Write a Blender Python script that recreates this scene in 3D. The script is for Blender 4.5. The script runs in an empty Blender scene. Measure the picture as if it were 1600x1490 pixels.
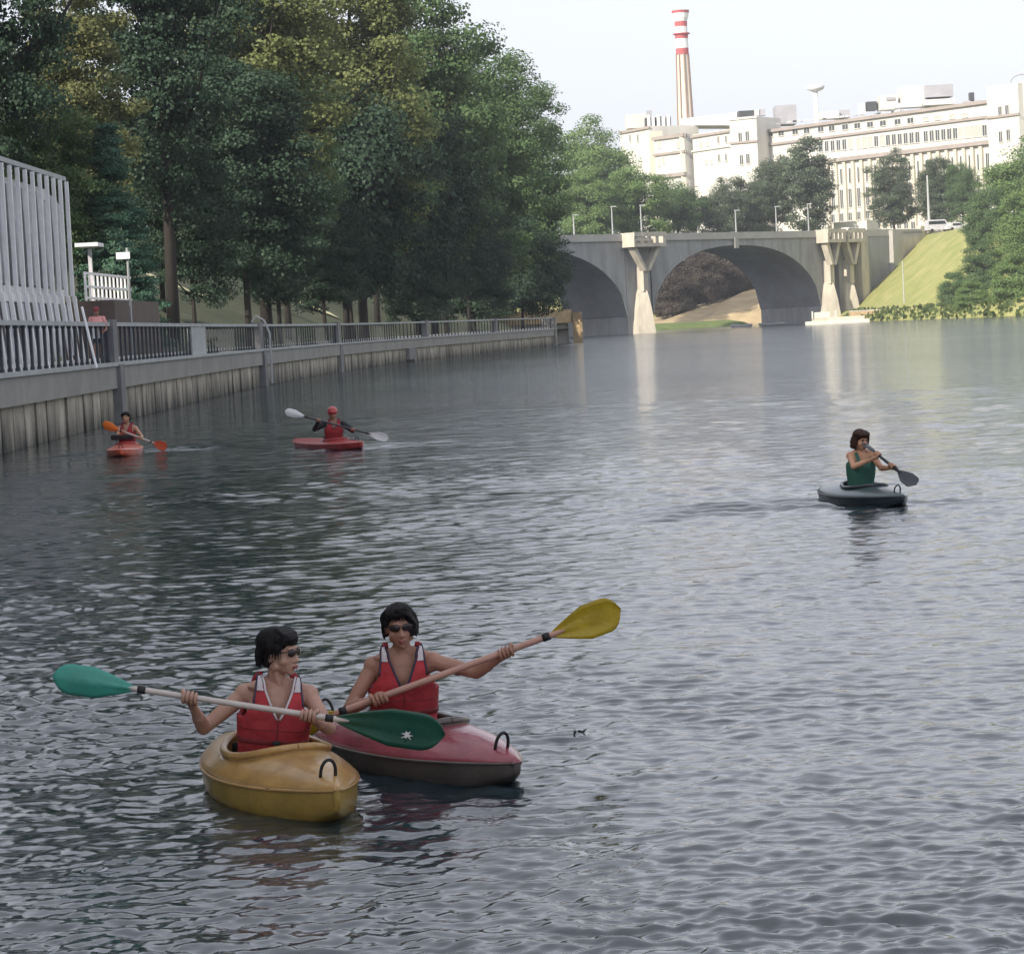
import bpy, bmesh, math, random
import numpy as np
from mathutils import Vector, Matrix
R = math.radians
random.seed(7); rng = np.random.default_rng(7)
S = bpy.context.scene
COL = S.collection
# ---------------------------------------------------------------- camera
FPX, EYE, ROLL = 4200.0, 2.3, R(3.0)
PITCH = math.atan(235*math.cos(ROLL)/FPX)
Fd = Vector((0, math.cos(PITCH), -math.sin(PITCH)))
U0 = Vector((0, math.sin(PITCH), math.cos(PITCH))); R0 = Vector((1, 0, 0))
Rt = R0*math.cos(ROLL) - U0*math.sin(ROLL); Up = U0*math.cos(ROLL) + R0*math.sin(ROLL)
cam_d = bpy.data.cameras.new('camera'); cam = bpy.data.objects.new('camera', cam_d); COL.objects.link(cam)
cam.matrix_world = Matrix(((Rt.x, Up.x, -Fd.x, 0), (Rt.y, Up.y, -Fd.y, 0), (Rt.z, Up.z, -Fd.z, EYE), (0, 0, 0, 1)))
cam_d.sensor_fit = 'HORIZONTAL'; cam_d.sensor_width = 36; cam_d.lens = 36*FPX/1600
cam_d.clip_start = 0.5; cam_d.clip_end = 9000
S.camera = cam
# ---------------------------------------------------------------- light
SUN_DIR = Vector((-0.68, -0.73, 0)).normalized(); SUN_EL = R(31)
SD = Vector((SUN_DIR.x*math.cos(SUN_EL), SUN_DIR.y*math.cos(SUN_EL), math.sin(SUN_EL)))
sl = bpy.data.lights.new('sun', 'SUN'); sl.energy = 2.9; sl.angle = R(0.6); sl.color = (1.0, 0.90, 0.74)
so = bpy.data.objects.new('sun', sl); COL.objects.link(so); so.location = (-50, -50, 80)
so.rotation_euler = SD.to_track_quat('Z', 'Y').to_euler()
W = bpy.data.worlds.new('World'); S.world = W; W.use_nodes = True
wn = W.node_tree.nodes; wl = W.node_tree.links
sky = wn.new('ShaderNodeTexSky'); sky.sky_type = 'NISHITA'; sky.sun_disc = False
sky.sun_elevation = SUN_EL; sky.sun_rotation = math.atan2(SUN_DIR.x, SUN_DIR.y)
sky.air_density = 1.0; sky.dust_density = 1.6; sky.ozone_density = 1.6
hs = wn.new('ShaderNodeHueSaturation'); hs.inputs['Saturation'].default_value = 0.30
tint = wn.new('ShaderNodeMix'); tint.data_type = 'RGBA'; tint.blend_type = 'MULTIPLY'
tint.inputs['Factor'].default_value = 1.0; tint.inputs['B'].default_value = (0.965, 0.975, 1.035, 1)
wl.new(sky.outputs[0], hs.inputs['Color']); wl.new(hs.outputs[0], tint.inputs['A'])
pale = wn.new('ShaderNodeMix'); pale.data_type = 'RGBA'; pale.inputs['Factor'].default_value = 0.68   # even high haze over the blue
pale.inputs['B'].default_value = (2.60, 2.62, 2.88, 1); wl.new(tint.outputs['Result'], pale.inputs['A'])
bg = wn['Background']; bg.inputs['Strength'].default_value = 0.14
wl.new(pale.outputs['Result'], bg.inputs['Color'])
S.view_settings.view_transform = 'Standard'; S.view_settings.look = 'None'
S.view_settings.exposure = 1.12; S.view_settings.gamma = 1.0
S.view_settings.use_curve_mapping = False
S.render.engine = 'CYCLES'
S.cycles.max_bounces = 6; S.cycles.diffuse_bounces = 2; S.cycles.glossy_bounces = 3
S.cycles.transmission_bounces = 3; S.cycles.transparent_max_bounces = 4
S.cycles.sample_clamp_indirect = 4.0; S.cycles.use_denoising = True
S.cycles.caustics_reflective = False; S.cycles.caustics_refractive = False

# ---------------------------------------------------------------- picture <-> place
def ray(px, py):
    return (Fd*FPX + Rt*(px-800) - Up*(py-745))
def at(px, py, D):
    d = ray(px, py); return Vector((0, 0, EYE)) + d*(D/d.y)
def onz(px, py, z=0.0):
    d = ray(px, py); return Vector((0, 0, EYE)) + d*((z-EYE)/d.z)

# ---------------------------------------------------------------- materials
def mat(name, col, rough=0.6, var=0.0, scale=3.0, bump=0.0, bscale=20.0, metal=0.0, col2=None, trans=0.0,
        rand=0.0, coat=0.0, spec=0.5, coords='Object', stretch=None):
    m = bpy.data.materials.new(name); m.use_nodes = True
    nt = m.node_tree; n = nt.nodes; l = nt.links; b = n['Principled BSDF']
    b.inputs['Roughness'].default_value = rough; b.inputs['Metallic'].default_value = metal
    b.inputs['Specular IOR Level'].default_value = spec
    if coat: b.inputs['Coat Weight'].default_value = coat; b.inputs['Coat Roughness'].default_value = 0.15
    c = tuple(col)+(1,)
    tc = n.new('ShaderNodeTexCoord')
    out = None
    if var or col2:
        nz = n.new('ShaderNodeTexNoise'); nz.inputs['Scale'].default_value = scale; nz.inputs['Detail'].default_value = 6
        nz.inputs['Roughness'].default_value = 0.65
        if stretch:
            mpp = n.new('ShaderNodeMapping'); mpp.inputs['Scale'].default_value = stretch; l.new(tc.outputs[coords], mpp.inputs[0]); l.new(mpp.outputs[0], nz.inputs['Vector'])
        else: l.new(tc.outputs[coords], nz.inputs['Vector'])
        rp = n.new('ShaderNodeMapRange'); rp.inputs['From Min'].default_value = 0.32; rp.inputs['From Max'].default_value = 0.68
        l.new(nz.outputs['Fac'], rp.inputs['Value'])
        mx = n.new('ShaderNodeMix'); mx.data_type = 'RGBA'
        c2 = tuple(col2)+(1,) if col2 else tuple(min(1, x*(1+var)) for x in col)+(1,)
        c1 = c if col2 else tuple(x*(1-var) for x in col)+(1,)
        mx.inputs['A'].default_value = c1; mx.inputs['B'].default_value = c2
        l.new(rp.outputs[0], mx.inputs['Factor']); out = mx.outputs['Result']
    if rand:
        oi = n.new('ShaderNodeObjectInfo'); h = n.new('ShaderNodeHueSaturation')
        r2 = n.new('ShaderNodeMapRange'); r2.inputs['To Min'].default_value = 1-rand; r2.inputs['To Max'].default_value = 1+rand
        l.new(oi.outputs['Random'], r2.inputs['Value']); l.new(r2.outputs[0], h.inputs['Value'])
        if out: l.new(out, h.inputs['Color'])
        else: h.inputs['Color'].default_value = c
        out = h.outputs[0]
    if out: l.new(out, b.inputs['Base Color'])
    else: b.inputs['Base Color'].default_value = c
    if bump:
        nb = n.new('ShaderNodeTexNoise'); nb.inputs['Scale'].default_value = bscale; nb.inputs['Detail'].default_value = 5
        l.new(tc.outputs[coords], nb.inputs['Vector'])
        bp = n.new('ShaderNodeBump'); bp.inputs['Strength'].default_value = min(1, bump); bp.inputs['Distance'].default_value = 0.02
        l.new(nb.outputs['Fac'], bp.inputs['Height']); l.new(bp.outputs[0], b.inputs['Normal'])
    return m

def leafmat(name, c1, c2, tr=0.35):
    m = bpy.data.materials.new(name); m.use_nodes = True
    nt = m.node_tree; n = nt.nodes; l = nt.links; n.remove(n['Principled BSDF'])
    out = n['Material Output']
    geo = n.new('ShaderNodeNewGeometry'); tc = n.new('ShaderNodeTexCoord')
    nz = n.new('ShaderNodeTexNoise'); nz.inputs['Scale'].default_value = 7; nz.inputs['Detail'].default_value = 3
    l.new(tc.outputs['Object'], nz.inputs['Vector'])
    mth = n.new('ShaderNodeMath'); mth.operation = 'MULTIPLY_ADD'; mth.inputs[1].default_value = 0.22
    l.new(geo.outputs['Random Per Island'], mth.inputs[0]); 
    m2 = n.new('ShaderNodeMath'); m2.operation = 'MULTIPLY_ADD'; m2.inputs[1].default_value = 1.3; m2.inputs[2].default_value = -0.27
    l.new(nz.outputs['Fac'], m2.inputs[0]); l.new(m2.outputs[0], mth.inputs[2])
    mx = n.new('ShaderNodeMix'); mx.data_type = 'RGBA'; mx.inputs['A'].default_value = (*c1, 1); mx.inputs['B'].default_value = (*c2, 1)
    l.new(mth.outputs[0], mx.inputs['Factor'])
    d = n.new('ShaderNodeBsdfDiffuse'); t = n.new('ShaderNodeBsdfTranslucent'); g = n.new('ShaderNodeBsdfGlossy')
    g.inputs['Roughness'].default_value = 0.5; g.inputs['Color'].default_value = (0.5, 0.55, 0.6, 1)
    l.new(mx.outputs['Result'], d.inputs['Color']); l.new(mx.outputs['Result'], t.inputs['Color'])
    s1 = n.new('ShaderNodeMixShader'); s1.inputs[0].default_value = tr
    s2 = n.new('ShaderNodeMixShader'); s2.inputs[0].default_value = 0.02
    l.new(d.outputs[0], s1.inputs[1]); l.new(t.outputs[0], s1.inputs[2]); l.new(s1.outputs[0], s2.inputs[1]); l.new(g.outputs[0], s2.inputs[2])
    l.new(s2.outputs[0], out.inputs['Surface'])
    return m

# ---------------------------------------------------------------- object helpers
def tag(o, label=None, cat=None, group=None, kind=None):
    if label: o['label'] = label
    if cat: o['category'] = cat
    if group: o['group'] = group
    if kind: o['kind'] = kind
    return o
def empty(name, loc, label, cat, group=None, rz=0):
    o = bpy.data.objects.new(name, None); COL.objects.link(o); o.location = loc; o.rotation_euler = (0, 0, rz)
    o.empty_display_size = 0.2
    return tag(o, label, cat, group)
def link(name, me, parent=None, m=None):
    o = bpy.data.objects.new(name, me); COL.objects.link(o)
    if m is not None and not me.materials: me.materials.append(m)
    if parent is not None: o.parent = parent
    return o
def fastmesh(name, verts, faces, smooth=False):
    """verts (n,3) array, faces (m,k) array, all the same k"""
    verts = np.asarray(verts, np.float32); faces = np.asarray(faces, np.int32)
    me = bpy.data.meshes.new(name); k = faces.shape[1]
    me.vertices.add(len(verts)); me.vertices.foreach_set('co', verts.ravel())
    me.loops.add(faces.size); me.loops.foreach_set('vertex_index', faces.ravel())
    me.polygons.add(len(faces)); me.polygons.foreach_set('loop_start', np.arange(len(faces), dtype=np.int32)*k)
    me.update(calc_edges=True)
    if smooth: me.polygons.foreach_set('use_smooth', np.ones(len(faces), bool))
    me.validate(); return me
class MB:
    def __init__(s): s.v = []; s.f = []
    def add(s, vs, fs):
        o = len(s.v); s.v += [tuple(v) for v in vs]; s.f += [tuple(i+o for i in f) for f in fs]; return s
    def box(s, c, size, rz=0.0, taper=1.0):
        hx, hy, hz = size[0]/2, size[1]/2, size[2]/2; vs = []
        for z, t in ((-hz, 1), (hz, taper)):
            for x, y in ((-hx, -hy), (hx, -hy), (hx, hy), (-hx, hy)):
                x *= t; y *= t
                vs.append((c[0]+x*math.cos(rz)-y*math.sin(rz), c[1]+x*math.sin(rz)+y*math.cos(rz), c[2]+z))
        return s.add(vs, [(0, 3, 2, 1), (4, 5, 6, 7), (0, 1, 5, 4), (1, 2, 6, 5), (2, 3, 7, 6), (3, 0, 4, 7)])
    def prism(s, pts, z0, z1):
        n = len(pts); vs = [(p[0], p[1], z0) for p in pts]+[(p[0], p[1], z1) for p in pts]
        return s.add(vs, [tuple(range(n-1, -1, -1)), tuple(range(n, 2*n))]+[(i, (i+1) % n, n+(i+1) % n, n+i) for i in range(n)])
    def ext(s, pts, d):
        n = len(pts); vs = [Vector(p) for p in pts]; vs += [p+Vector(d) for p in vs]
        return s.add(vs, [tuple(range(n)), tuple(range(2*n-1, n-1, -1))]+[(i, n+i, n+(i+1) % n, (i+1) % n) for i in range(n)])
    def tube(s, pts, rad, n=10, cap=True):
        pts = [Vector(p) for p in pts]
        if not hasattr(rad, '__len__'): rad = [rad]*len(pts)
        o = len(s.v); prev = None
        for i, p in enumerate(pts):
            t = (pts[min(i+1, len(pts)-1)]-pts[max(i-1, 0)]).normalized()
            if prev is None:
                a = t.orthogonal().normalized()
            else: a = (prev-t*prev.dot(t)).normalized()
            prev = a; b = t.cross(a)
            for k in range(n):
                q = 2*math.pi*k/n; s.v.append(tuple(p+(a*math.cos(q)+b*math.sin(q))*rad[i]))
        for i in range(len(pts)-1):
            for k in range(n):
                s.f.append((o+i*n+k, o+i*n+(k+1) % n, o+(i+1)*n+(k+1) % n, o+(i+1)*n+k))
        if cap:
            s.f.append(tuple(o+k for k in range(n-1, -1, -1))); e = o+(len(pts)-1)*n; s.f.append(tuple(e+k for k in range(n)))
        return s
    def ball(s, c, r, fr=None, nu=14, nv=9):
        """ellipsoid, r = 3 radii, fr = (right, forward, up)"""
        if fr is None: fr = (Vector((1, 0, 0)), Vector((0, 1, 0)), Vector((0, 0, 1)))
        c = Vector(c); o = len(s.v)
        s.v.append(tuple(c-fr[2]*r[2]))
        for j in range(1, nv):
            t = -math.pi/2+math.pi*j/nv
            for i in range(nu):
                q = 2*math.pi*i/nu
                s.v.append(tuple(c+fr[0]*(r[0]*math.cos(t)*math.cos(q))+fr[1]*(r[1]*math.cos(t)*math.sin(q))+fr[2]*(r[2]*math.sin(t))))
        s.v.append(tuple(c+fr[2]*r[2])); top = len(s.v)-1
        for i in range(nu):
            s.f.append((o, o+1+(i+1) % nu, o+1+i)); s.f.append((top, top-nu+i, top-nu+(i+1) % nu))
        for j in range(nv-2):
            for i in range(nu):
                a = o+1+j*nu; s.f.append((a+i, a+(i+1) % nu, a+nu+(i+1) % nu, a+nu+i))
        return s
    def cap(s, a, b, ra, rb, n=12):
        """tapered capsule"""
        a = Vector(a); b = Vector(b); d = (b-a); L = d.length; d.normalize(); pts = []; rs = []
        for q in (-80, -50, -20): pts.append(a+d*(ra*math.sin(R(q)))); rs.append(ra*math.cos(R(q)))
        for q in (20, 50, 80): pts.append(b+d*(rb*math.sin(R(q)))); rs.append(rb*math.cos(R(q)))
        return s.tube(pts, rs, n)
    def mesh(s, name, smooth=False):
        me = bpy.data.meshes.new(name); me.from_pydata(s.v, [], s.f); me.update()
        if smooth: me.polygons.foreach_set('use_smooth', [True]*len(me.polygons))
        return me
    def build(s, name, m, parent=None, smooth=False, bevel=0, world=True):
        me = s.mesh(name, smooth); o = link(name, me, parent, m)
        if parent is not None and world:   # verts given in world space: bring them to the parent's frame
            mw = Matrix.Translation(parent.location) @ Matrix.Rotation(parent.rotation_euler.z, 4, 'Z')
            me.transform(mw.inverted())
        if bevel:
            b = o.modifiers.new('b', 'BEVEL'); b.width = bevel; b.segments = 2; b.limit_method = 'ANGLE'
        return o
# ================================================================ WATER
def water():
    dd = [7.5]
    while dd[-1] < 75: dd.append(dd[-1]+0.0130*(dd[-1]/10)**1.3)
    while dd[-1] < 3500: dd.append(dd[-1]*1.04)
    dd = np.array([0.5, 2, 4, 6, 7]+dd)
    dense = np.linspace(-0.225, 0.225, 430)
    aa = np.concatenate([np.linspace(-1.4, -0.25, 40), dense, np.linspace(0.25, 1.4, 40)])
    DD, AA = np.meshgrid(dd, aa, indexing='ij')
    X = DD*np.sin(AA); Y = DD*np.cos(AA)
    Z = np.zeros_like(X); r = np.random.default_rng(3)
    def patch(x, y, seed, sc):
        q = np.random.default_rng(seed); o = np.zeros_like(x)
        for _ in range(7):
            k = q.uniform(0.5, 1.6)/sc; th = q.uniform(0, 2*math.pi)
            o += np.sin(x*k*math.cos(th)*0.45+y*k*math.sin(th)+q.uniform(0, 6.28))
        return o/3.0
    step = 0.0130*(np.maximum(DD, 7.5)/10)**1.3
    gust = np.clip(1.0+0.45*patch(X, Y, 5, 1.6), 0.35, 1.9)
    # domain warp keeps the crests from running straight
    wx = 0.05*patch(X, Y, 11, 0.22)+0.25*patch(X, Y, 12, 0.9); wy = 0.03*patch(X, Y, 13, 0.20)+0.2*patch(X, Y, 14, 1.1)
    Xw, Yw = X+wx, Y+wy
    for i in range(160):
        lam = math.exp(r.uniform(math.log(0.07), math.log(1.1)))
        th = r.normal(0, 0.85)+(math.pi/2)*(1 if r.random() < 0.5 else -1)+0.08
        k = 2*math.pi/lam
        slope = 0.029 if lam < 0.26 else 0.014 if lam < 0.5 else 0.007
        amp = slope/k
        ok = np.clip((lam/step-3.0)/2.5, 0, 1)
        Z += amp*ok*np.sin(Xw*k*math.cos(th)+Yw*k*math.sin(th)+r.uniform(0, 6.28))
    Z = Z*gust
    Z = np.where(DD < 7.2, 0, Z); Z = Z*np.clip((1500-DD)/1400, 0, 1)
    # wakes: rings of ripples around each hull
    for (cx, cy, A) in WAKES:
        d = np.hypot(X-cx, (Y-cy)*0.8); Z += A*np.exp(-(d/2.2)**2)*np.sin(d*2*math.pi/0.42)*np.clip((0.42/step-3)/3, 0, 1)
    wob = patch(X, Y, 31, 0.5)
    for (cx, cy, rx, ry, lam, A) in TRAILS:
        Z += A*np.exp(-((X-cx)/rx)**2-((Y-cy)/ry)**2)*np.sin(2*math.pi*(Y+0.25*(X-cx)*0.3)/lam+wob*1.2)*np.clip((lam/step-3)/3, 0, 1)
    nr, nc = X.shape
    v = np.stack([X, Y, Z], -1).reshape(-1, 3)
    i = np.arange(nr-1)[:, None]*nc+np.arange(nc-1)[None, :]
    f = np.stack([i, i+1, i+nc+1, i+nc], -1).reshape(-1, 4)[:, ::-1]
    me = fastmesh('water', v, f, True)
    m = bpy.data.materials.new('river_water'); m.use_nodes = True; nt = m.node_tree; n = nt.nodes; l = nt.links
    b = n['Principled BSDF']; b.inputs['Base Color'].default_value = (0.012, 0.028, 0.037, 1)
    b.inputs['Roughness'].default_value = 0.07; b.inputs['IOR'].default_value = 2.0
    tc = n.new('ShaderNodeTexCoord')
    mp = n.new('ShaderNodeMapping'); mp.inputs['Scale'].default_value = (0.55, 1.5, 1); l.new(tc.outputs['Object'], mp.inputs['Vector'])
    def nz(sc, det, dist):
        a = n.new('ShaderNodeTexNoise'); a.inputs['Scale'].default_value = sc; a.inputs['Detail'].default_value = det
        a.inputs['Distortion'].default_value = dist; l.new(mp.outputs[0], a.inputs['Vector']); return a
    n1 = nz(6.0, 4, 0.5); n2 = nz(0.9, 3, 0.4)
    b1 = n.new('ShaderNodeBump'); b1.inputs['Strength'].default_value = 1; b1.inputs['Distance'].default_value = 0.011
    b2 = n.new('ShaderNodeBump'); b2.inputs['Strength'].default_value = 1; b2.inputs['Distance'].default_value = 0.035
    # the big-patch noise: gusty and calm water
    n3 = n.new('ShaderNodeTexNoise'); n3.inputs['Scale'].default_value = 0.055; n3.inputs['Detail'].default_value = 4
    mp3 = n.new('ShaderNodeMapping'); mp3.inputs['Scale'].default_value = (1, 0.5, 1); l.new(tc.outputs['Object'], mp3.inputs['Vector']); l.new(mp3.outputs[0], n3.inputs['Vector'])
    mr = n.new('ShaderNodeMapRange'); mr.inputs['From Min'].default_value = 0.35; mr.inputs['From Max'].default_value = 0.65
    mr.inputs['To Min'].default_value = 0.35; mr.inputs['To Max'].default_value = 1.0; l.new(n3.outputs['Fac'], mr.inputs['Value'])
    # the mesh resolves waves only near by; farther out the relief takes their place
    sp = n.new('ShaderNodeSeparateXYZ'); l.new(tc.outputs['Object'], sp.inputs[0])
    md = n.new('ShaderNodeMapRange'); md.inputs['From Min'].default_value = 25; md.inputs['From Max'].default_value = 110
    md.inputs['To Min'].default_value = 0.016; md.inputs['To Max'].default_value = 0.046; l.new(sp.outputs[1], md.inputs['Value'])
    ml = n.new('ShaderNodeMath'); ml.operation = 'MULTIPLY'; l.new(md.outputs[0], ml.inputs[0]); l.new(mr.outputs[0], ml.inputs[1])
    l.new(ml.outputs[0], b1.inputs['Distance'])
    md2 = n.new('ShaderNodeMapRange'); md2.inputs['From Min'].default_value = 25; md2.inputs['From Max'].default_value = 110
    md2.inputs['To Min'].default_value = 0.03; md2.inputs['To Max'].default_value = 0.15; l.new(sp.outputs[1], md2.inputs['Value'])
    l.new(md2.outputs[0], b2.inputs['Distance'])
    l.new(n2.outputs['Fac'], b2.inputs['Height']); l.new(n1.outputs['Fac'], b1.inputs['Height']); l.new(b2.outputs[0], b1.inputs['Normal'])
    l.new(b1.outputs[0], b.inputs['Normal'])
    tag(link('water', me, None, m), 'wide rippled river reflecting pale sky and dark trees', None, None, 'structure')
TRAILS = [(2.9, 31.9, 1.5, 1.3, .62, .028), (5.2, 31.2, 0.6, 1.0, .55, .015), (-8.0, 59, 1.6, 1.6, 1.0, .05), (-3.0, 55, 1.8, 1.6, .9, .03), (-.2, 12.6, .9, 1.2, .26, .006)]
WAKES = [(-1.15, 13.4, 0.005), (-0.5, 14.4, 0.005), (4.2, 31.8, 0.008), (-3.6, 55, 0.008), (-8.5, 59, 0.008)]
water()

# ================================================================ LEFT BANK
M = {}
M['concrete'] = mat('grey_concrete', (0.21, 0.21, 0.215), 0.85, 0.22, 0.8, 0.4, 9)
M['cap'] = mat('cap_concrete', (0.30, 0.29, 0.27), 0.85, 0.15, 0.6, 0.3, 9)
M['rail'] = mat('rail_concrete', (0.42, 0.44, 0.44), 0.8, 0.15, 1.5, 0.2, 14)
M['white'] = mat('white_paint', (0.82, 0.82, 0.83), 0.5, 0.08, 2.0)
M['offwhite'] = mat('dull_white_cloth', (0.50, 0.50, 0.54), 0.75, 0.15, 1.2)
M['dark_metal'] = mat('dark_metal', (0.05, 0.055, 0.06), 0.5)
M['pale_kerb'] = mat('pale_kerb', (0.62, 0.61, 0.60), 0.8, 0.15, 1.2)
M['iron'] = mat('painted_iron', (0.035, 0.042, 0.055), 0.6, 0.3, 3)
M['grey_metal'] = mat('grey_metal', (0.35, 0.37, 0.38), 0.45, 0.1, 2, metal=0.3)
M['bark'] = mat('bark', (0.028, 0.024, 0.02), 0.9, 0.35, 6, 0.8, 12)
M['ochre'] = mat('ochre_stone', (0.45, 0.33, 0.19), 0.85, 0.25, 1.2, 0.3, 6)
M['brown'] = mat('brown_boards', (0.10, 0.075, 0.065), 0.8, 0.2, 2)
QP = [(-10.8, -60), (-11.0, 0), (-11.3, 30), (-11.6, 61), (-12.0, 85), (-12.2, 110), (-12.0, 135), (-11.0, 163), (-9.0, 190), (-6.4, 213), (-3.4, 236), (0.6, 264), (5.4, 293), (8.0, 318), (8.3, 350), (6, 400), (2, 470), (-4, 600), (-20, 800)]
def catmull(P, step):
    out = []
    for i in range(len(P)-1):
        p0 = P[max(i-1, 0)]; p1 = P[i]; p2 = P[i+1]; p3 = P[min(i+2, len(P)-1)]
        L = math.hypot(p2[0]-p1[0], p2[1]-p1[1]); n = max(2, int(L/step))
        for k in range(n):
            t = k/n
            out.append(tuple(0.5*((2*p1[j])+(-p0[j]+p2[j])*t+(2*p0[j]-5*p1[j]+4*p2[j]-p3[j])*t*t+(-p0[j]+3*p1[j]-3*p2[j]+p3[j])*t**3) for j in (0, 1)))
    out.append(P[-1]); return out
QC = catmull(QP, 0.5)
QA = np.array(QC); QS = np.concatenate([[0], np.cumsum(np.hypot(*np.diff(QA, axis=0).T))])
def q_at(s):
    x = float(np.interp(s, QS, QA[:, 0])); y = float(np.interp(s, QS, QA[:, 1]))
    x2 = float(np.interp(s+0.5, QS, QA[:, 0])); y2 = float(np.interp(s+0.5, QS, QA[:, 1]))
    x1 = float(np.interp(s-0.5, QS, QA[:, 0])); y1 = float(np.interp(s-0.5, QS, QA[:, 1]))
    t = Vector((x2-x1, y2-y1)).normalized(); return Vector((x, y)), t, Vector((-t.y, t.x))   # point, along, towards the bank
def s_of_y(y): return float(np.interp(y, QA[:, 1], QS))
WALK = 1.75; RAILZ = 3.07
def bank_h(t, y):
    if t < 4.8: return WALK
    z = WALK+(t-4.8)*0.46
    if z > 13: z = 13+(z-13)*0.12
    return z
def left_z(x, y):
    d = q_dist(x, y)
    return bank_h(d, y) if d >= 0 else -5
def q_dist(x, y):
    i = int(np.argmin((QA[:, 0]-x)**2+(QA[:, 1]-y)**2)); d = math.hypot(QA[i, 0]-x, QA[i, 1]-y)
    return d if x < float(np.interp(y, QA[:, 1], QA[:, 0])) else -d
tt = [0.15, 2, 4.4, 4.8, 6, 8, 10, 13, 16, 20, 25, 30, 40, 60, 90, 140, 260, 700]
v = []; ns = 0
for s in np.arange(0, QS[-1], 4.0):
    p, t, nrm = q_at(s); ns += 1
    for k in tt:
        z = bank_h(k, p.y)+(0.25*math.sin(p.y*0.21+k*0.5)+0.15*math.sin(p.y*0.5-k) if k > 5 else 0)
        v.append((p.x+nrm.x*k, p.y+nrm.y*k, z-0.02))
nt_ = len(tt)
f = [(i*nt_+j, i*nt_+j+1, (i+1)*nt_+j+1, (i+1)*nt_+j) for i in range(ns-1) for j in range(nt_-1)]
M['grass'] = mat('bank_grass', (0.050, 0.070, 0.035), 0.95, 0, 0.35, 0.6, 5, col2=(0.10, 0.11, 0.065), coords='Object')
me = fastmesh('grass_bank', v, f, True)
tag(link('grass_bank', me, None, M['grass']), 'sloping grassy river bank under the dark trees', None, None, 'structure')
# walkway sheet
v = []
ss = np.arange(0, s_of_y(300), 3.0)
for s in ss:
    p, t, nrm = q_at(s)
    for k in (0.3, 4.4): v.append((p.x+nrm.x*k, p.y+nrm.y*k, WALK+0.01))
f = [(2*i, 2*i+1, 2*i+3, 2*i+2) for i in range(len(ss)-1)]
tag(link('walkway', fastmesh('walkway', v, f), None, mat('walkway_paving', (0.34, 0.33, 0.32), 0.9, 0.2, 0.8)), 'paved riverside walkway behind the balustrade', None, None, 'structure')

# quay wall
def stained():
    m = mat('stained_concrete', (0.46, 0.42, 0.35), 0.9, 0.3, 0.9, 0.5, 8, rand=0.18)
    nt = m.node_tree; n = nt.nodes; l = nt.links; b = n['Principled BSDF']
    src = b.inputs['Base Color'].links[0].from_socket
    tc = n.new('ShaderNodeTexCoord'); sx = n.new('ShaderNodeSeparateXYZ'); g = n.new('ShaderNodeNewGeometry'); l.new(g.outputs['Position'], sx.inputs[0])
    nz = n.new('ShaderNodeTexNoise'); nz.inputs['Scale'].default_value = 1.1; nz.inputs['Detail'].default_value = 6
    mp = n.new('ShaderNodeMapping'); mp.inputs['Scale'].default_value = (1, 1, 0.3); l.new(g.outputs['Position'], mp.inputs[0]); l.new(mp.outputs[0], nz.inputs['Vector'])
    ad = n.new('ShaderNodeMath'); ad.operation = 'MULTIPLY_ADD'; ad.inputs[1].default_value = 2.2; l.new(nz.outputs['Fac'], ad.inputs[0]); 
    sb = n.new('ShaderNodeMath'); sb.operation = 'MULTIPLY'; sb.inputs[1].default_value = -1.0; l.new(sx.outputs[2], sb.inputs[0]); l.new(sb.outputs[0], ad.inputs[2])
    mr = n.new('ShaderNodeMapRange'); mr.inputs['From Min'].default_value = 0.15; mr.inputs['From Max'].default_value = 1.25; l.new(ad.outputs[0], mr.inputs['Value'])
    mx = n.new('ShaderNodeMix'); mx.data_type = 'RGBA'; mx.inputs['B'].default_value = (0.035, 0.036, 0.03, 1)
    l.new(src, mx.inputs['A']); l.new(mr.outputs[0], mx.inputs['Factor']); l.new(mx.outputs['Result'], b.inputs['Base Color'])
    return m
M['stain'] = stained()
S0, S1 = s_of_y(36), s_of_y(293)
p0, _, _ = q_at(S0)
qw = empty('quay_wall', (p0.x, p0.y, 0), 'long curving concrete quay wall with ribbed stained panels rising from the river', 'wall')
mb = MB()
def strip(mb, s0, s1, t0, t1, z0, z1, step=3.0):
    """a band following the quay, t measured from the water edge to the bank"""
    n = max(2, int((s1-s0)/step)+1); o = len(mb.v)
    for s in np.linspace(s0, s1, n):
        p, t, nr = q_at(s)
        for k, z in ((t0, z0), (t1, z0), (t1, z1), (t0, z1)): mb.v.append((p.x+nr.x*k, p.y+nr.y*k, z))
    for i in range(n-1):
        a = o+4*i
        for k in range(4): mb.f.append((a+k, a+4+k, a+4+(k+1) % 4, a+(k+1) % 4))
    mb.f.append((o, o+1, o+2, o+3)); a = o+4*(n-1); mb.f.append((a+3, a+2, a+1, a))
    return mb
strip(mb, S0, S1, 0.12, 1.0, -1, 1.05).build('wall_core', M['dark_metal'], qw)
strip(MB(), S0, S1, -0.10, 0.9, 1.05, WALK-0.02).build('wall_cap', M['cap'], qw)
strip(MB(), S0, S1, -0.17, 0.6, WALK-0.02, WALK+0.09).build('cap_ledge', M['rail'], qw)
pitch = 1.72
k = 0; s = S0
while s < S1-pitch:
    p, t, nr = q_at(s+pitch/2); ang = math.atan2(t.y, t.x); off = random.uniform(-0.02, 0.03)
    c = p+nr*(0.06+off)
    mb = MB(); L = pitch-0.20
    mb.ext([(c.x-t.x*L/2, c.y-t.y*L/2, -0.6), (c.x+t.x*L/2, c.y+t.y*L/2, -0.6), (c.x+t.x*L/2, c.y+t.y*L/2, 1.05), (c.x-t.x*L/2, c.y-t.y*L/2, 1.05)], (nr.x*0.1, nr.y*0.1, 0))
    mb.build('wall_panel', M['stain'], qw, bevel=0)
    s += pitch
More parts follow.
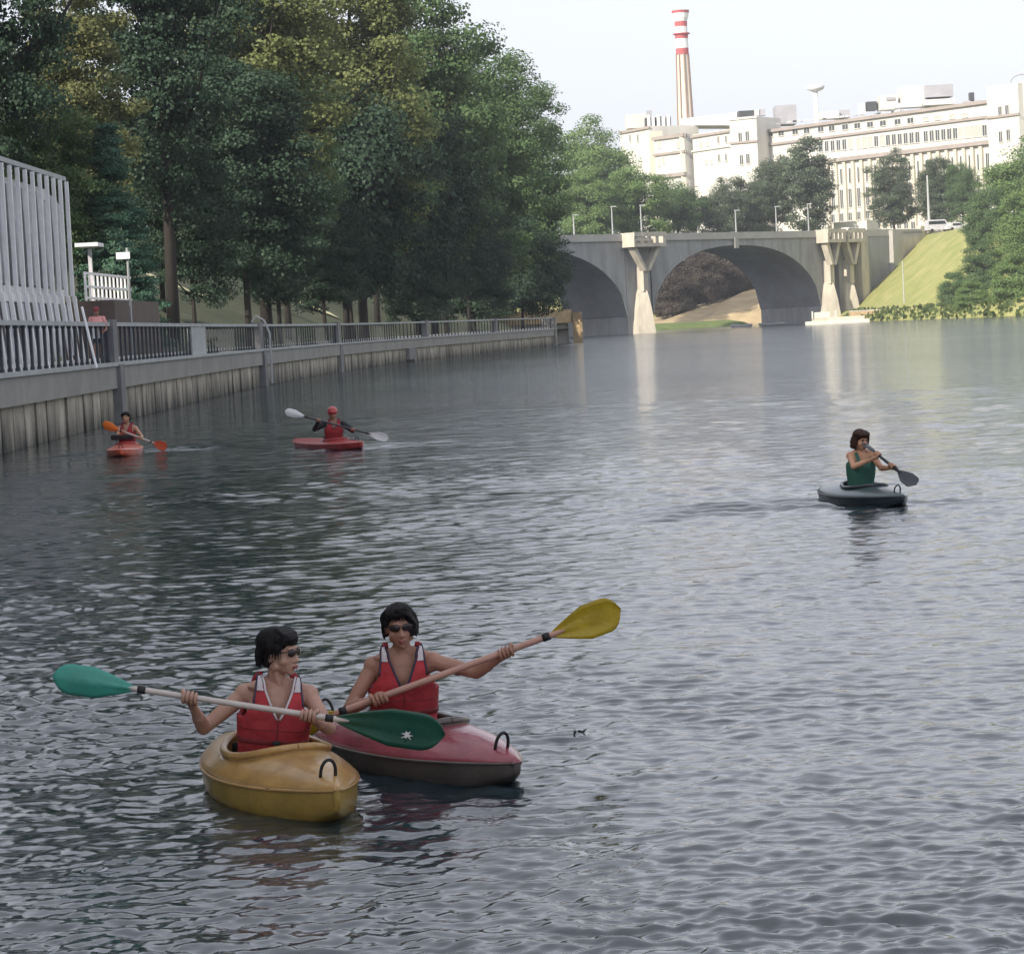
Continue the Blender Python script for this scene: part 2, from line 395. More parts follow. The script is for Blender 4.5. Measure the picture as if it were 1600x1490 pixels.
def block(parent, name, s, t0, t1, w, z0, z1, m):
    p, t, nr = q_at(s); c = p+nr*(t0+t1)/2
    return MB().box((c.x, c.y, (z0+z1)/2), (w, abs(t1-t0), z1-z0), math.atan2(t.y, t.x)).build(name, m, parent)
block(qw, 'pilaster', s_of_y(82.5), -0.22, 0.3, 1.0, -0.6, WALK+0.02, M['concrete'])
block(qw, 'pilaster', s_of_y(133), -0.22, 0.3, 1.2, -0.6, WALK+0.02, M['concrete'])
block(qw, 'pilaster', s_of_y(171), -0.16, 0.3, 1.2, -0.6, WALK+0.02, M['concrete'])
block(qw, 'end_block', S1-0.4, -0.3, 1.2, 1.0, -0.6, RAILZ, M['cap'])
block(qw, 'outlet_panel', s_of_y(206), -0.2, 0.05, 3.6, 0.2, 1.05, M['concrete'])
strip(MB(), S0, S1, 0.34, 0.75, WALK-0.02, WALK+0.24).build('kerb', M['pale_kerb'], qw)
# balustrade
bl = empty('balustrade', (p0.x, p0.y, WALK), 'long concrete balustrade with flat upright slats along the top of the quay wall', 'railing')
strip(MB(), S0, S1, 0.02, 0.26, RAILZ-0.12, RAILZ).build('top_rail', M['rail'], bl)
s = S0; meb = None
while s < S1-1:
    d = q_at(s)[0].y
    p, t, nr = q_at(s); ang = math.atan2(t.y, t.x)
    if meb is None:
        meb = MB().box((0, 0, 0.60), (0.16, 0.070, 1.12)).box((0, 0, 0.05), (0.20, 0.10, 0.10)).box((0, 0, 1.10), (0.20, 0.10, 0.08)).mesh('baluster'); meb.materials.append(M['iron'])
    o = link('baluster', meb, bl); c = p+nr*0.14
    o.location = (c.x-p0.x, c.y-p0.y, 0.09-0.02); o.rotation_euler = (0, 0, ang)
    s += 1.12 if d < 200 else 1.8
for y, w in ((82.5, 1.0), (133, 1.6), (171, 1.2), (215, 1.2), (255, 1.2)):
    block(bl, 'post', s_of_y(y), -0.06, 0.34, w, WALK+0.09, RAILZ+0.08, M['concrete'])
block(bl, 'infill_panel', s_of_y(108), 0.05, 0.22, 5, WALK+0.09, RAILZ-0.12, M['rail'])
# ladder top at the bend
p, t, nr = q_at(s_of_y(134)); la = empty('boat_ladder', (p.x, p.y, 0), 'pale metal ladder with curved handrails at the bend of the quay wall', 'ladder')
for sg in (-0.2, 0.2):
    q = Vector((p.x+t.x*sg, p.y+t.y*sg, 0)); n3 = Vector((nr.x, nr.y, 0))
    MB().tube([q-n3*0.35+Vector((0, 0, 0.1)), q-n3*0.35+Vector((0, 0, 2.6)), q-n3*0.1+Vector((0, 0, 3.25)), q+n3*0.3+Vector((0, 0, 3.5)), q+n3*0.5+Vector((0, 0, 3.2))], 0.04, 6).build('handrail', M['rail'], la)
for z in np.arange(0.3, 2.6, 0.35):
    MB().tube([(p.x-t.x*.2-nr.x*.35, p.y-t.y*.2-nr.y*.35, z), (p.x+t.x*.2-nr.x*.35, p.y+t.y*.2-nr.y*.35, z)], 0.025, 6).build('rung', M['rail'], la)

# paths on the slope (streaks of sunlight on them painted as a pale colour)
def ground_hit(px, py, lo=60, hi=420):
    for D in np.arange(lo, hi, 1.0):
        q = at(px, py, D)
        if q.z <= left_z(q.x, q.y)+0.02: return q
    return at(px, py, hi)
M['sun_streak'] = mat('painted_sun_streak', (0.62, 0.62, 0.38), 0.95, 0.3, 1.5)
for pts, w in ((((205, 424), (240, 440), (285, 458), (325, 474)), 2.0), (((395, 448), (430, 462), (475, 482), (522, 499)), 2.4)):
    H = [ground_hit(*q) for q in pts]; v = []
    for i, q in enumerate(H):
        t = (H[min(i+1, 3)]-H[max(i-1, 0)]); t.z = 0; t.normalize(); nn = Vector((-t.y, t.x, 0))
        for sg in (-1, 1):
            a = q+nn*(w/2*sg); v.append((a.x, a.y, left_z(a.x, a.y)+0.36))
    f = [(2*i, 2*i+1, 2*i+3, 2*i+2) for i in range(3)]
    tag(link('path', fastmesh('path', v, f), None, M['sun_streak']), 'path crossing the grassy slope, its sunlight painted in as a pale colour', None, None, 'structure')

# ---------------- white pavilion (left)
pav_x = -15.9
pv = empty('pavilion', (pav_x-2.5, 80, WALK), 'tall white slatted pavilion with cloth panels behind the balustrade at the left edge', 'pavilion')
M['sheet'] = mat('weathered_sheet', (0.48, 0.47, 0.51), 0.7, 0.22, 1.6)
ys = [60+i*1.226 for i in range(29)]; TOPZ = 7.9; MIDZ = 4.15
for i, y in enumerate(ys):
    x = 0.3+pav_x+0.02*(y-60)
    lean = 0.03
    MB().ext([(x-0.05, y-0.10, MIDZ), (x-0.05, y+0.10, MIDZ), (x-lean, y+0.08, TOPZ+0.25), (x-lean, y-0.08, TOPZ+0.25)], (-0.12, 0, 0)).build('upright', M['white'], pv)
    MB().ext([(x+0.22, y-0.09, WALK), (x+0.22, y+0.09, WALK), (x, y+0.09, MIDZ), (x, y-0.09, MIDZ)], (-0.12, 0, 0)).build('lower_strut', M['white'], pv)
    if i % 2 == 0 and i < 28:
        MB().ext([(x-0.2, y+0.22, MIDZ+0.3), (x-0.2, y+2.2, MIDZ+0.3), (x-0.26, y+2.2, TOPZ-0.3+random.uniform(-.5, .1)), (x-0.26, y+0.22, TOPZ-0.3)], (-0.06, 0, 0)).build('cloth_panel', M['sheet'], pv)
        MB().ext([(x+0.08, y+0.2, WALK+0.35), (x+0.08, y+2.2, WALK+0.35), (x-0.1, y+2.2, MIDZ-0.3), (x-0.1, y+0.2, MIDZ-0.3)], (-0.06, 0, 0)).build('lower_panel', M['offwhite'], pv)
MB().box((pav_x+0.3-0.05, 77.3, MIDZ), (0.5, 35.2, 0.5)).build('middle_beam', M['white'], pv)
MB().box((pav_x+0.2-0.25, 77.3, TOPZ-0.15), (0.25, 35.2, 0.4)).build('top_beam', M['white'], pv)
MB().ext([(pav_x+0.5, 60, TOPZ+0.3), (pav_x-5, 60, TOPZ+1.9), (pav_x-5, 60, TOPZ+2.05), (pav_x+0.5, 60, TOPZ+0.45)], (0.3, 34.9, 0)).build('roof', M['rail'], pv)
for yy in (60, 94.3):
    MB().box((pav_x-2.5, yy, (WALK+TOPZ)/2), (5, 0.15, TOPZ-WALK)).build('end_wall', M['offwhite'], pv)
for y in (84.6, 90.5):
    q = at(60 if y < 88 else 117, 500, 80)
    
# two leaning white poles behind the rail
for (pa, pb, lab) in (((63, 508), (78, 585), 'thin white pole leaning on the balustrade, nearer the left edge'), ((128, 480), (152, 590), 'thin white pole leaning on the balustrade beside the person in pink')):
    a = at(*pa, 72); b = at(pb[0], pb[1], 71); b.z = max(b.z, WALK+0.02); 
    o = MB().tube([a, b], 0.035, 8).build('leaning_pole', M['white']); tag(o, lab, 'pole')
# brown terrace + white fence
tz = 3.3
a = at(131, 470, 101); b = at(205, 470, 112)
tr = empty('terrace_wall', ((a.x+b.x)/2, (a.y+b.y)/2, WALK), 'low brown terrace wall under the white picket fence', 'wall')
dv = Vector((b.x-a.x, b.y-a.y, 0)); L = dv.length; dn = dv.normalized(); an = math.atan2(dn.y, dn.x)
zt = at(160, 472, 106).z
MB().box(((a.x+b.x)/2, (a.y+b.y)/2+1, (WALK+zt)/2), (L, 2.0, zt-WALK), an).build('wall_block', M['brown'], tr)
MB().box((b.x-dn.x*1.2, b.y-dn.y*1.2-.05, WALK+.75), (0.8, 0.05, 0.2), an).build('plate', M['rail'], tr)
fr = empty('picket_fence', ((a.x+b.x)/2, (a.y+b.y)/2, zt), 'white picket fence standing on the brown terrace wall', 'fence')
zf = at(160, 428, 106).z
n = 12
for i in range(n):
    c = a+dv*((i+0.3)/n); MB().box((c.x, c.y+0.3, (zt+zf)/2), (0.13 if i not in (0, 4, 9, 11) else 0.22, 0.06, zf-zt), an).build('picket', M['white'], fr)
for zz in (zt+0.12, (zt+zf)/2, zf-0.05):
    c = (a+b)/2; MB().box((c.x, c.y+0.36, zz), (L*0.97, 0.05, 0.09), an).build('rail', M['white'], fr)
# porch roof
a = at(122, 380, 104); po = empty('porch', (a.x, a.y, zt), 'small white porch canopy on a post behind the pavilion', 'canopy')
b = at(149, 383, 108); MB().box(((a.x+b.x)/2, (a.y+b.y)/2+.6, a.z), (0.9, 1.6, 0.14)).build('roof', M['white'], po)
MB().box(((a.x+b.x)/2, (a.y+b.y)/2+.6, (a.z+zt)/2-.07), (0.14, 0.14, a.z-zt-.14)).build('post', M['offwhite'], po)
# lamp/sign post
a = at(205, 500, 104); zz = at(203, 397, 104).z; gz = left_z(a.x, a.y)
sp = empty('sign_post', (a.x, a.y, gz), 'thin grey post carrying a small white box at the end of the picket fence', 'sign')
MB().tube([(a.x, a.y, gz-.1), (a.x, a.y, zz+.25)], 0.05, 8).build('pole', M['grey_metal'], sp)
MB().box((a.x-0.15, a.y-0.1, zz-.05), (0.52, 0.12, 0.26)).build('box_sign', M['white'], sp)
# ochre landing at the end of the quay
a = at(812, 500, 305); b = at(894, 497, 318)
la = empty('landing_wall', ((a.x+b.x)/2, (a.y+b.y)/2, 0), 'sunlit ochre stone landing at the far end of the quay wall', 'wall')
z1 = at(850, 485, 311).z; z0 = at(850, 498, 311).z
MB().prism([(a.x-3, a.y), (b.x, b.y), (b.x, b.y+8), (a.x-3, a.y+14)], z0-0.6, z1).build('parapet', M['ochre'], la)
MB().prism([(a.x-3, a.y+.5), (b.x-.5, b.y+.5), (b.x-.5, b.y+8), (a.x-3, a.y+14)], -1, z0-0.6).build('base', M['cap'], la)
MB().box((b.x+.6, b.y+.3, z0/2+.3), (1.1, 1.1, z0+0.6)).build('bollard_block', M['ochre'], la)
# ================================================================ RIGHT BANK, FAR GROUND
RP = catmull([(120, 60), (98, 200), (85, 300), (75, 380), (70, 405), (66, 430), (61.5, 460), (58.5, 490), (57, 520), (56, 560), (62, 600), (85, 660)], 2.0)
RA = np.array(RP)
def rbank_h(t):
    return float(np.interp(t, [0, 1, 3.5, 6, 24, 60, 400, 900], [-0.5, 0.5, 1.9, 2.1, 15.6, 15.9, 15.9, 14]))
tt = [0, 1, 3.5, 6, 9, 12, 16, 20, 24, 40, 60, 120, 300, 700]; v = []
for i, p in enumerate(RP):
    t = Vector(RP[min(i+1, len(RP)-1)])-Vector(RP[max(i-1, 0)]); t.normalize(); nr = Vector((t.y, -t.x))
    if i > 120: nr = Vector((1, 0))
    for k in tt: v.append((p[0]+nr.x*k, p[1]+nr.y*k, rbank_h(k)))
n_ = len(tt); f = [(i*n_+j, (i+1)*n_+j, (i+1)*n_+j+1, i*n_+j+1) for i in range(len(RP)-1) for j in range(n_-1)]
M['slope'] = mat('dry_grass', (0.20, 0.24, 0.06), 0.95, 0, 0.3, 0.8, 3, col2=(0.34, 0.32, 0.13))
tag(link('grass_slope', fastmesh('grass_slope', v, f, True), None, M['slope']), 'dry yellow green grass slope beside the bridge end', None, None, 'structure')
v = []; xs = [-900, -300, -60, 0, 20, 40, 60, 90, 140, 300, 1500, 3500]
for (y, z) in ((606, -0.5), (640, 3), (668, 9), (700, 15), (900, 15.5), (4500, 15)):
    for x in xs: v.append((x, y, z))
f = [(i*12+j, i*12+j+1, (i+1)*12+j+1, (i+1)*12+j) for i in range(5) for j in range(11)]
tag(link('far_ground', fastmesh('far_ground', v, f, True), None, M['slope']), 'raised ground behind the bridge', None, None, 'structure')
# sand bank seen through the arch
M['sand'] = mat('sandy_earth', (0.42, 0.33, 0.20), 0.95, 0.25, 0.25, 0.5, 2)
M['green_grass'] = mat('green_grass', (0.12, 0.17, 0.05), 0.95, 0.3, 0.5)
v = []
for j, y in enumerate((575, 580, 590, 600, 615)):
    for i, x in enumerate(np.linspace(26, 62, 13)):
        z = max(0, (x-34)/20)*(0.1+[0, 0.35, 0.75, 1.0, 1.0][j]*6.2)+[-0.5, 0.5, 0.9, 1.2, 1.5][j]
        z = min(z, 9)
        v.append((x+[0, 2, 3, 3, 3][j]*(x-44)/9, y, z+0.35*math.sin(x*1.3+j*2)))
f = [(j*13+i, j*13+i+1, (j+1)*13+i+1, (j+1)*13+i) for j in range(4) for i in range(12)]
tag(link('sand_bank', fastmesh('sand_bank', v, f, True), None, M['sand']), 'sunlit sandy bank seen through the bridge arch', None, None, 'structure')
v = []
for j, (y, z) in enumerate(((556, -0.4), (560, .7), (575, 1.3))):
    for x in np.linspace(29, 52-j*2, 8): v.append((x, y, z))
f = [(j*8+i, j*8+i+1, (j+1)*8+i+1, (j+1)*8+i) for j in range(2) for i in range(7)]
tag(link('grass_strip', fastmesh('grass_strip', v, f, True), None, M['green_grass']), 'bright green grass at the foot of the sandy bank', None, None, 'structure')

# ================================================================ TREES
def quads(cen, nrm, sz, r, asp=1.5):
    n = len(cen); up = r.normal(size=(n, 3)); a = np.cross(nrm, up); a /= np.linalg.norm(a, axis=1)[:, None]+1e-9
    b = np.cross(nrm, a); h = sz[:, None]*0.5
    v = np.stack([cen-a*h, cen-b*h*asp*0.6+nrm*h*.15, cen+a*h, cen+b*h*asp*0.6+nrm*h*.15], 1).reshape(-1, 3)
    f = np.arange(4*n).reshape(-1, 4); return v, f
def crown_mesh(name, seed, nclump, nleaf, leaf, q=1.0, rad=0.40, cz=0.60, rz=0.40, kind='round', clump=0.10):
    """unit tree: total height 1, crown radius rad"""
    r = np.random.default_rng(seed); C = []; Rr = []; nclump = int(nclump*q**0.8); cz *= q; rz *= q
    lob = [(r.normal(size=3)) for _ in range(7)]; lob = [l/np.linalg.norm(l) for l in lob]
    tries = 0
    while len(C) < nclump and tries < 20000:
        tries += 1
        d = r.normal(size=3); d /= np.linalg.norm(d)
        bump = 0.78+0.30*max(0, max(float(d@l) for l in lob))**3 + r.normal()*0.03
        qq = bump*(r.random()**0.30 if r.random() < 0.82 else r.random()*0.7)
        p = d*np.array([rad, rad, rz])*qq; 
        if kind == 'cone':
            h = r.random()**1.3; rr = rad*(1-h)**0.85*(0.55+0.45*r.random()**.5)*(1.0+0.18*math.sin(h*38*q)); th = r.uniform(0, 6.28)
            p = np.array([rr*math.cos(th), rr*math.sin(th), -rz+2*rz*h]); 
        elif kind == 'bush' and p[2] < -rz*0.55: continue
        elif kind == 'poplar':
            p[0] *= 0.8+0.3*math.sin(p[2]*9+1); 
        C.append(p+np.array([0, 0, cz])); Rr.append(clump*r.uniform(0.65, 1.3))
    V = []; F = []; o = 0
    for c, cr in zip(C, Rr):
        n = int(nleaf*r.uniform(0.7, 1.2))
        d = r.normal(size=(n, 3)); d /= np.linalg.norm(d, axis=1)[:, None]
        rr = cr*(r.random((n, 1))**0.45)
        flat = np.array([1.15, 1.15, 0.62 if kind != 'cone' else 0.4])
        p = c+d*rr*flat
        out = (c-np.array([0, 0, cz*0.9])); out /= np.linalg.norm(out)+1e-9
        nn = d*0.5+out*0.35+r.normal(size=(n, 3))*0.42+np.array([0, 0, 0.35]); nn /= np.linalg.norm(nn, axis=1)[:, None]
        v, f = quads(p, nn, leaf*r.uniform(0.6, 1.35, n), r); V.append(v); F.append(f+o); o += len(v)
    V = np.concatenate(V); V[:, 2] /= q
    return fastmesh(name, V, np.concatenate(F)), [np.array([c[0], c[1], c[2]/q]) for c in C]
def trunk_mesh(name, seed, C, r0=0.028, cz=0.6, top=0.8):
    r = random.Random(seed); mb = MB()
    ax = [Vector((0, 0, -0.03)), Vector((r.uniform(-.01, .01), r.uniform(-.01, .01), 0.2)), Vector((r.uniform(-.02, .02), r.uniform(-.02, .02), 0.45)), Vector((r.uniform(-.03, .03), r.uniform(-.03, .03), top))]
    mb.tube(ax, [r0*1.35, r0, r0*0.75, r0*0.2], 9)
    cs = [Vector(c) for c in C]; r.shuffle(cs)
    for c in cs[:16]:
        h = r.uniform(0.22, 0.6); b = ax[1].lerp(ax[2], (h-0.2)/0.4)
        if c.z < h: c = Vector((c.x, c.y, h+0.05))
        m = b.lerp(c, 0.5)+Vector((0, 0, -0.03))
        mb.tube([b, m, c], [r0*0.42, r0*0.25, r0*0.08], 5)
    return mb.mesh(name, True)
TVA = {
        'broad': dict(seed=1, nclump=160, nleaf=270, leaf=0.0165, cz=0.56, rz=0.44), 'broad2': dict(seed=22, nclump=170, nleaf=250, leaf=0.0165, rad=0.38, cz=0.55, rz=0.45),
        'broad3': dict(seed=35, nclump=150, nleaf=290, leaf=0.0175, rad=0.42, clump=0.115, cz=0.56, rz=0.44),
        'tall': dict(seed=4, nclump=150, nleaf=200, leaf=0.018, rad=0.3, cz=0.56, rz=0.44, clump=0.08, kind='poplar'),
        'cone': dict(seed=6, nclump=190, nleaf=200, leaf=0.019, rad=0.40, cz=0.52, rz=0.48, kind='cone', clump=0.09),
        'bush': dict(seed=8, nclump=140, nleaf=260, leaf=0.025, rad=0.5, cz=0.45, rz=0.55, kind='bush', clump=0.14)}
TC = {}
def variant(kind, q):
    q = (1.0 if q < 1.25 else 1.5 if q < 1.75 else 2.0 if q < 2.4 else 3.0); key = (kind, q)
    if key not in TC:
        a = TVA[kind]; cm, C = crown_mesh('crown', q=q, **a); cm.materials.append(M['bark'])
        tm = trunk_mesh('trunk', a['seed'], C, 0.015, top=0.85); tm.materials.append(M['bark']); TC[key] = (cm, tm)
    return TC[key]
L_ = {
    'dark': leafmat('leaves_dark', (0.032, 0.062, 0.042), (0.078, 0.128, 0.076), 0.28),
    'mid': leafmat('leaves_mid', (0.085, 0.15, 0.065), (0.18, 0.27, 0.115), 0.4),
    'olive': leafmat('leaves_olive', (0.12, 0.15, 0.055), (0.27, 0.30, 0.12), 0.35),
    'yellow': leafmat('leaves_yellow', (0.13, 0.15, 0.06), (0.27, 0.28, 0.13), 0.35),
    'bluish': leafmat('leaves_bluish', (0.060, 0.13, 0.09), (0.13, 0.24, 0.16), 0.25),
    'light': leafmat('leaves_light', (0.12, 0.20, 0.065), (0.26, 0.37, 0.14), 0.4),
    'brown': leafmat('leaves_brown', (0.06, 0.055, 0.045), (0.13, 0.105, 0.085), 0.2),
    'dusty': leafmat('leaves_dusty', (0.085, 0.12, 0.075), (0.17, 0.21, 0.13), 0.35),
}
def tree(px0, px1, pyt, D, kind, leaf, label, ground=None, group=None, name='tree', cat='tree', rz=None, deep=1.0, lift=0.0):
    left = (px0+px1)/2 < 890 and D < 400
    if left and px1 < 800 and kind != 'bush': px0, px1 = px0-0.09*(px1-px0), px1+0.09*(px1-px0)
    while True:
        a = at(px0, pyt, D); b = at(px1, pyt, D); cx = (a.x+b.x)/2
        if not left or q_dist(cx, D) > 4.6 or D > 420: break
        D += 3
    Wd = b.x-a.x; top = at((px0+px1)/2, pyt, D).z
    if ground is None: ground = left_z(cx, D) if cx < 12 and D < 560 else 15.5
    H = top-ground; rad = TVA[kind].get('rad', 0.40); cm, tm = variant(kind, H/(Wd/(2*rad)))
    o = empty(name, (cx, D, ground), label, cat, group, rz if rz is not None else random.uniform(0, 6.28))
    sx = Wd/(2*rad)
    for nm, me in (('trunk', tm), ('crown', cm)):
        c = link(nm, me, o); c.scale = (sx, sx*deep, H) if nm == 'crown' else ((sx+H)/2*.8, (sx+H)/2*.8, H)
        if nm == 'crown': c.material_slots[0].link = 'OBJECT'; c.material_slots[0].material = L_[leaf]; c.scale.z *= 1-lift; c.location.z = H*lift
    return o
G1 = 'trees of the left bank'
T = [
 (215, 360, 210, 150, 'broad3', 'dark', 'dark low tree just right of the trunk on the slope'),
 (340, 500, 230, 172, 'broad', 'dark', 'dark drooping tree above the second pale path'),
 (600, 760, 160, 243, 'broad2', 'dark', 'dark blue green tree below the large green tree at top centre'),
 (430, 560, 270, 200, 'broad2', 'dark', 'low dark tree beside the end of the second pale path'),
 (140, 330, 150, 165, 'broad2', 'dark', 'dark tree filling the gap above the conifer'),
 (300, 440, -60, 210, 'broad3', 'mid', 'green tree standing behind the dark trees left of the olive tree'),
 (480, 650, 60, 235, 'broad3', 'mid', 'green tree between the tall olive trees and the quay'),
 (470, 600, 230, 190, 'broad', 'dark', 'dark tree right of the lower end of the second pale path'),
 (560, 700, 20, 250, 'broad2', 'olive', 'light olive tree behind the large green tree at top centre'),
 (-190, 50, -800, 115, 'broad2', 'dark', 'dark tree at the far left edge rising behind the pavilion'),
 (0, 190, -60, 128, 'broad', 'yellow', 'tree with a sunlit yellow crown near the top left corner'),
 (90, 330, -520, 145, 'broad3', 'dark', 'big dark tree behind the picket fence with a straight black trunk on the slope'),
 (100, 232, 196, 117, 'cone', 'bluish', 'bluish green layered conifer beside the pavilion'),
 (-40, 140, 130, 120, 'broad', 'mid', 'dull green tree just above the pavilion roof'),
 (255, 470, 60, 132, 'broad2', 'dark', 'dark rounded tree over the first pale path'),
 (240, 490, -420, 180, 'broad', 'olive', 'olive tree whose lit top touches the upper edge left of centre'),
 (400, 640, 120, 160, 'broad3', 'dark', 'dark spreading tree between the two pale paths and the bend of the quay'),
 (420, 640, -170, 205, 'broad2', 'olive', 'tall olive green tree with sunlit upper boughs at top centre'),
 (330, 520, 40, 190, 'broad', 'mid', 'green tree partly hidden behind two dark trees left of centre'),
 (540, 760, -30, 228, 'broad', 'mid', 'large green tree sloping down toward the sky at top centre'),
 (540, 730, 170, 208, 'broad2', 'dark', 'dark low tree hanging over the middle of the quay wall'),
 (650, 850, 52, 255, 'broad3', 'mid', 'bright green tree below the sky left of the chimney'),
 (640, 800, 235, 235, 'broad', 'dark', 'almost black tree leaning over the far part of the quay'),
 (735, 884, 108, 285, 'broad2', 'mid', 'green tree at the right end of the left bank against the sky'),
 (752, 885, 280, 277, 'broad', 'dark', 'black green tree at the river edge before the left bridge arch'),
 (745, 872, 330, 268, 'bush', 'dark', 'dark bush drooping to the quay below the last trees'),
]
for t in T: tree(*t, group=G1, lift=0.0 if t[4] in ('cone', 'bush') or t[0] > 640 else 0.05)
for i, (x0, x1, yt, D, lab) in enumerate(((590, 700, 345, 205, 'dark shrub above the middle of the quay wall'), (680, 790, 360, 232, 'dark shrub at the top of the shaded bare slope'))):
    tree(x0, x1, yt, D, 'bush', 'dark', lab, group='shrubs on the left slope', name='shrub', cat='shrub')
# upstream continuation of the tree belt on the same bank (its shade falls on the near water)
k = 0
for (x, y, r_, H) in ((-27, 62, 8, 24), (-31, 44, 9, 26), (-26, 28, 8, 22), (-30, 11, 9, 27), (-27, -6, 9, 25), (-33, -22, 10, 28), (-28, -40, 9, 25), (-46, 60, 10, 26), (-48, 36, 10, 27), (-46, 8, 10, 28), (-50, -20, 11, 29), (-46, -48, 10, 27), (-30, -60, 10, 27), (-70, 70, 12, 28), (-72, 30, 12, 28), (-74, -20, 12, 28), (-66, -60, 12, 28), (-60, 95, 12, 27), (-75, 120, 12, 29), (-85, 160, 13, 30), (-40, -85, 11, 28), (-60, -100, 11, 28)):
    nm = ('broad', 'broad2', 'broad3')[k % 3]; rad = TVA[nm].get('rad', 0.4); cm, tm = variant(nm, H*rad/r_); g = left_z(x, y)
    o = empty('tree', (x, y, g), 'tree of the belt upstream along the left bank outside the picture', 'tree', 'trees upstream on the left bank', k*1.3)
    for n2, me in (('trunk', tm), ('crown', cm)):
        c = link(n2, me, o); c.scale = (r_/rad, r_/rad, H)
        if n2 == 'crown': c.material_slots[0].link = 'OBJECT'; c.material_slots[0].material = L_['dark' if k % 2 else 'mid']
    k += 1
G2 = 'trees behind the bridge'
for t in [
 (845, 1000, 192, 560, 'broad', 'light', 'light green round tree just right of the left bank trees behind the bridge'),
 (868, 960, 262, 520, 'bush', 'light', 'pale green bushy tree above the left end of the bridge'),
 (930, 1050, 258, 530, 'broad2', 'light', 'bright green tree behind the first bridge pier'),
 (1010, 1100, 282, 545, 'broad3', 'mid', 'green tree below the cream corner block of the hospital'),
 (1080, 1160, 285, 550, 'broad', 'dusty', 'grey green tree above the crown of the bridge arch'),
 (1130, 1205, 272, 560, 'broad2', 'dusty', 'grey green tree under the small arched hospital terrace'),
 (1165, 1250, 240, 570, 'broad3', 'dusty', 'dusty green tree left of the tallest tree behind the bridge'),
 (1212, 1306, 222, 560, 'tall', 'dusty', 'tall dusty tree beside the cream columns of the hospital'),
 (1352, 1434, 238, 545, 'broad', 'dusty', 'round dusty tree right of the cream hospital columns'),
 (1426, 1500, 240, 540, 'broad2', 'dusty', 'round tree behind the slender street mast on the bank'),
 (1470, 1530, 250, 535, 'broad3', 'mid', 'green tree between the round tree and the right bank thicket')]:
    tree(*t, ground=15.5, group=G2)
G3 = 'trees and bushes of the right bank'
for (x0, x1, yt, D, kd, lf, g, lab) in [
 (1518, 1680, 222, 470, 'broad', 'light', 12, 'big green tree filling the right edge over the bank'),
 (1500, 1580, 290, 455, 'broad2', 'mid', 9, 'green tree at the left end of the right bank thicket'),
 (1548, 1650, 300, 425, 'bush', 'light', 5, 'light green bush at the right edge halfway down the bank'),
 (1500, 1570, 375, 425, 'bush', 'mid', 2, 'green bush standing low on the bank by the water'),
 (1545, 1640, 395, 405, 'bush', 'light', 0.8, 'bright bush at the lower right edge touching the river'),
 (1465, 1520, 425, 432, 'bush', 'mid', 0.8, 'small bush at the foot of the dry grass slope'),
 (1490, 1545, 440, 415, 'bush', 'light', 0.6, 'small leafy bush at the water edge beside the tiny boat'),
 (1590, 1720, 200, 440, 'broad3', 'mid', 10, 'dark green tree mostly beyond the right edge')]:
    tree(x0, x1, yt, D, kd, lf, lab, ground=g, group=G3, name='tree' if kd != 'bush' else 'bush', cat='tree' if kd != 'bush' else 'bush')
for (x0, x1, yt, D, kd, g, lab) in [
 (1010, 1085, 425, 600, 'bush', 1.0, 'dark bush at the left foot of the sandy bank'), (1060, 1140, 388, 606, 'broad', 2.5, 'dark tree on the sandy bank left of the pale trunks'),
 (1110, 1180, 403, 612, 'broad2', 5.0, 'dark tree at the top of the sandy bank with pale trunk'), (1140, 1225, 415, 625, 'broad3', 7.0, 'dark tree at the right end of the sandy bank under the arch'),
 (1010, 1250, 366, 650, 'bush', 5.0, 'dark thicket closing the view under the arch')]:
    tree(x0, x1, yt, D, kd, 'brown', lab, ground=g, group='dark trees seen through the arch')
# low grass fringe: tufts along the right water edge
r = np.random.default_rng(9); n = 2600; ii = r.integers(60, 250, n); 
pp = RA[np.clip(ii, 0, len(RA)-1)]+r.normal(size=(n, 2))*0.5; t_ = r.uniform(0.3, 4, n)
cen = np.stack([pp[:, 0]+t_, pp[:, 1], np.interp(t_, [0, 1, 3.5, 6], [-.3, .5, 1.9, 2.1])+0.2], -1)
keep = (cen[:, 1] > 370) & (cen[:, 1] < 480); cen = cen[keep]
nn = r.normal(size=(len(cen), 3))*[1, 1, .3]; nn /= np.linalg.norm(nn, axis=1)[:, None]
v, f = quads(cen, nn, r.uniform(0.5, 1.1, len(cen)), r)
o = link('reeds', fastmesh('reeds', v, f), None, leafmat('reed_leaves', (0.06, 0.10, 0.035), (0.15, 0.18, 0.07))); tag(o, 'fringe of reeds and weeds along the right water edge', 'reeds', None, 'stuff')

# ================================================================ BRIDGE
BO = Vector((23.2, 453, 0)); BU = Vector((0.6925, 0.7213, 0)); BN = Vector((-0.7213, 0.6925, 0)); BW = 14.0
def B(s, w, z): return BO+BU*s+BN*w+Vector((0, 0, z))
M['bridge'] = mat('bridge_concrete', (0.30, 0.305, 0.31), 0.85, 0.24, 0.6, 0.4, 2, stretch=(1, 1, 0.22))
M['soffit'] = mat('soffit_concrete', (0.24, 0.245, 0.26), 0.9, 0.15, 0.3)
M['pier'] = mat('pier_stone', (0.50, 0.46, 0.39), 0.85, 0.22, 0.9, 0.3, 2, stretch=(1, 1, 0.2))
M['parapet'] = mat('parapet_stone', (0.40, 0.39, 0.37), 0.85, 0.12, 0.3)
br = empty('bridge', (BO.x, BO.y, 0), 'grey concrete arch bridge crossing the river with pale forked piers', 'bridge')
ZT = 15.5; ZC = 14.4; ZS = 3.0
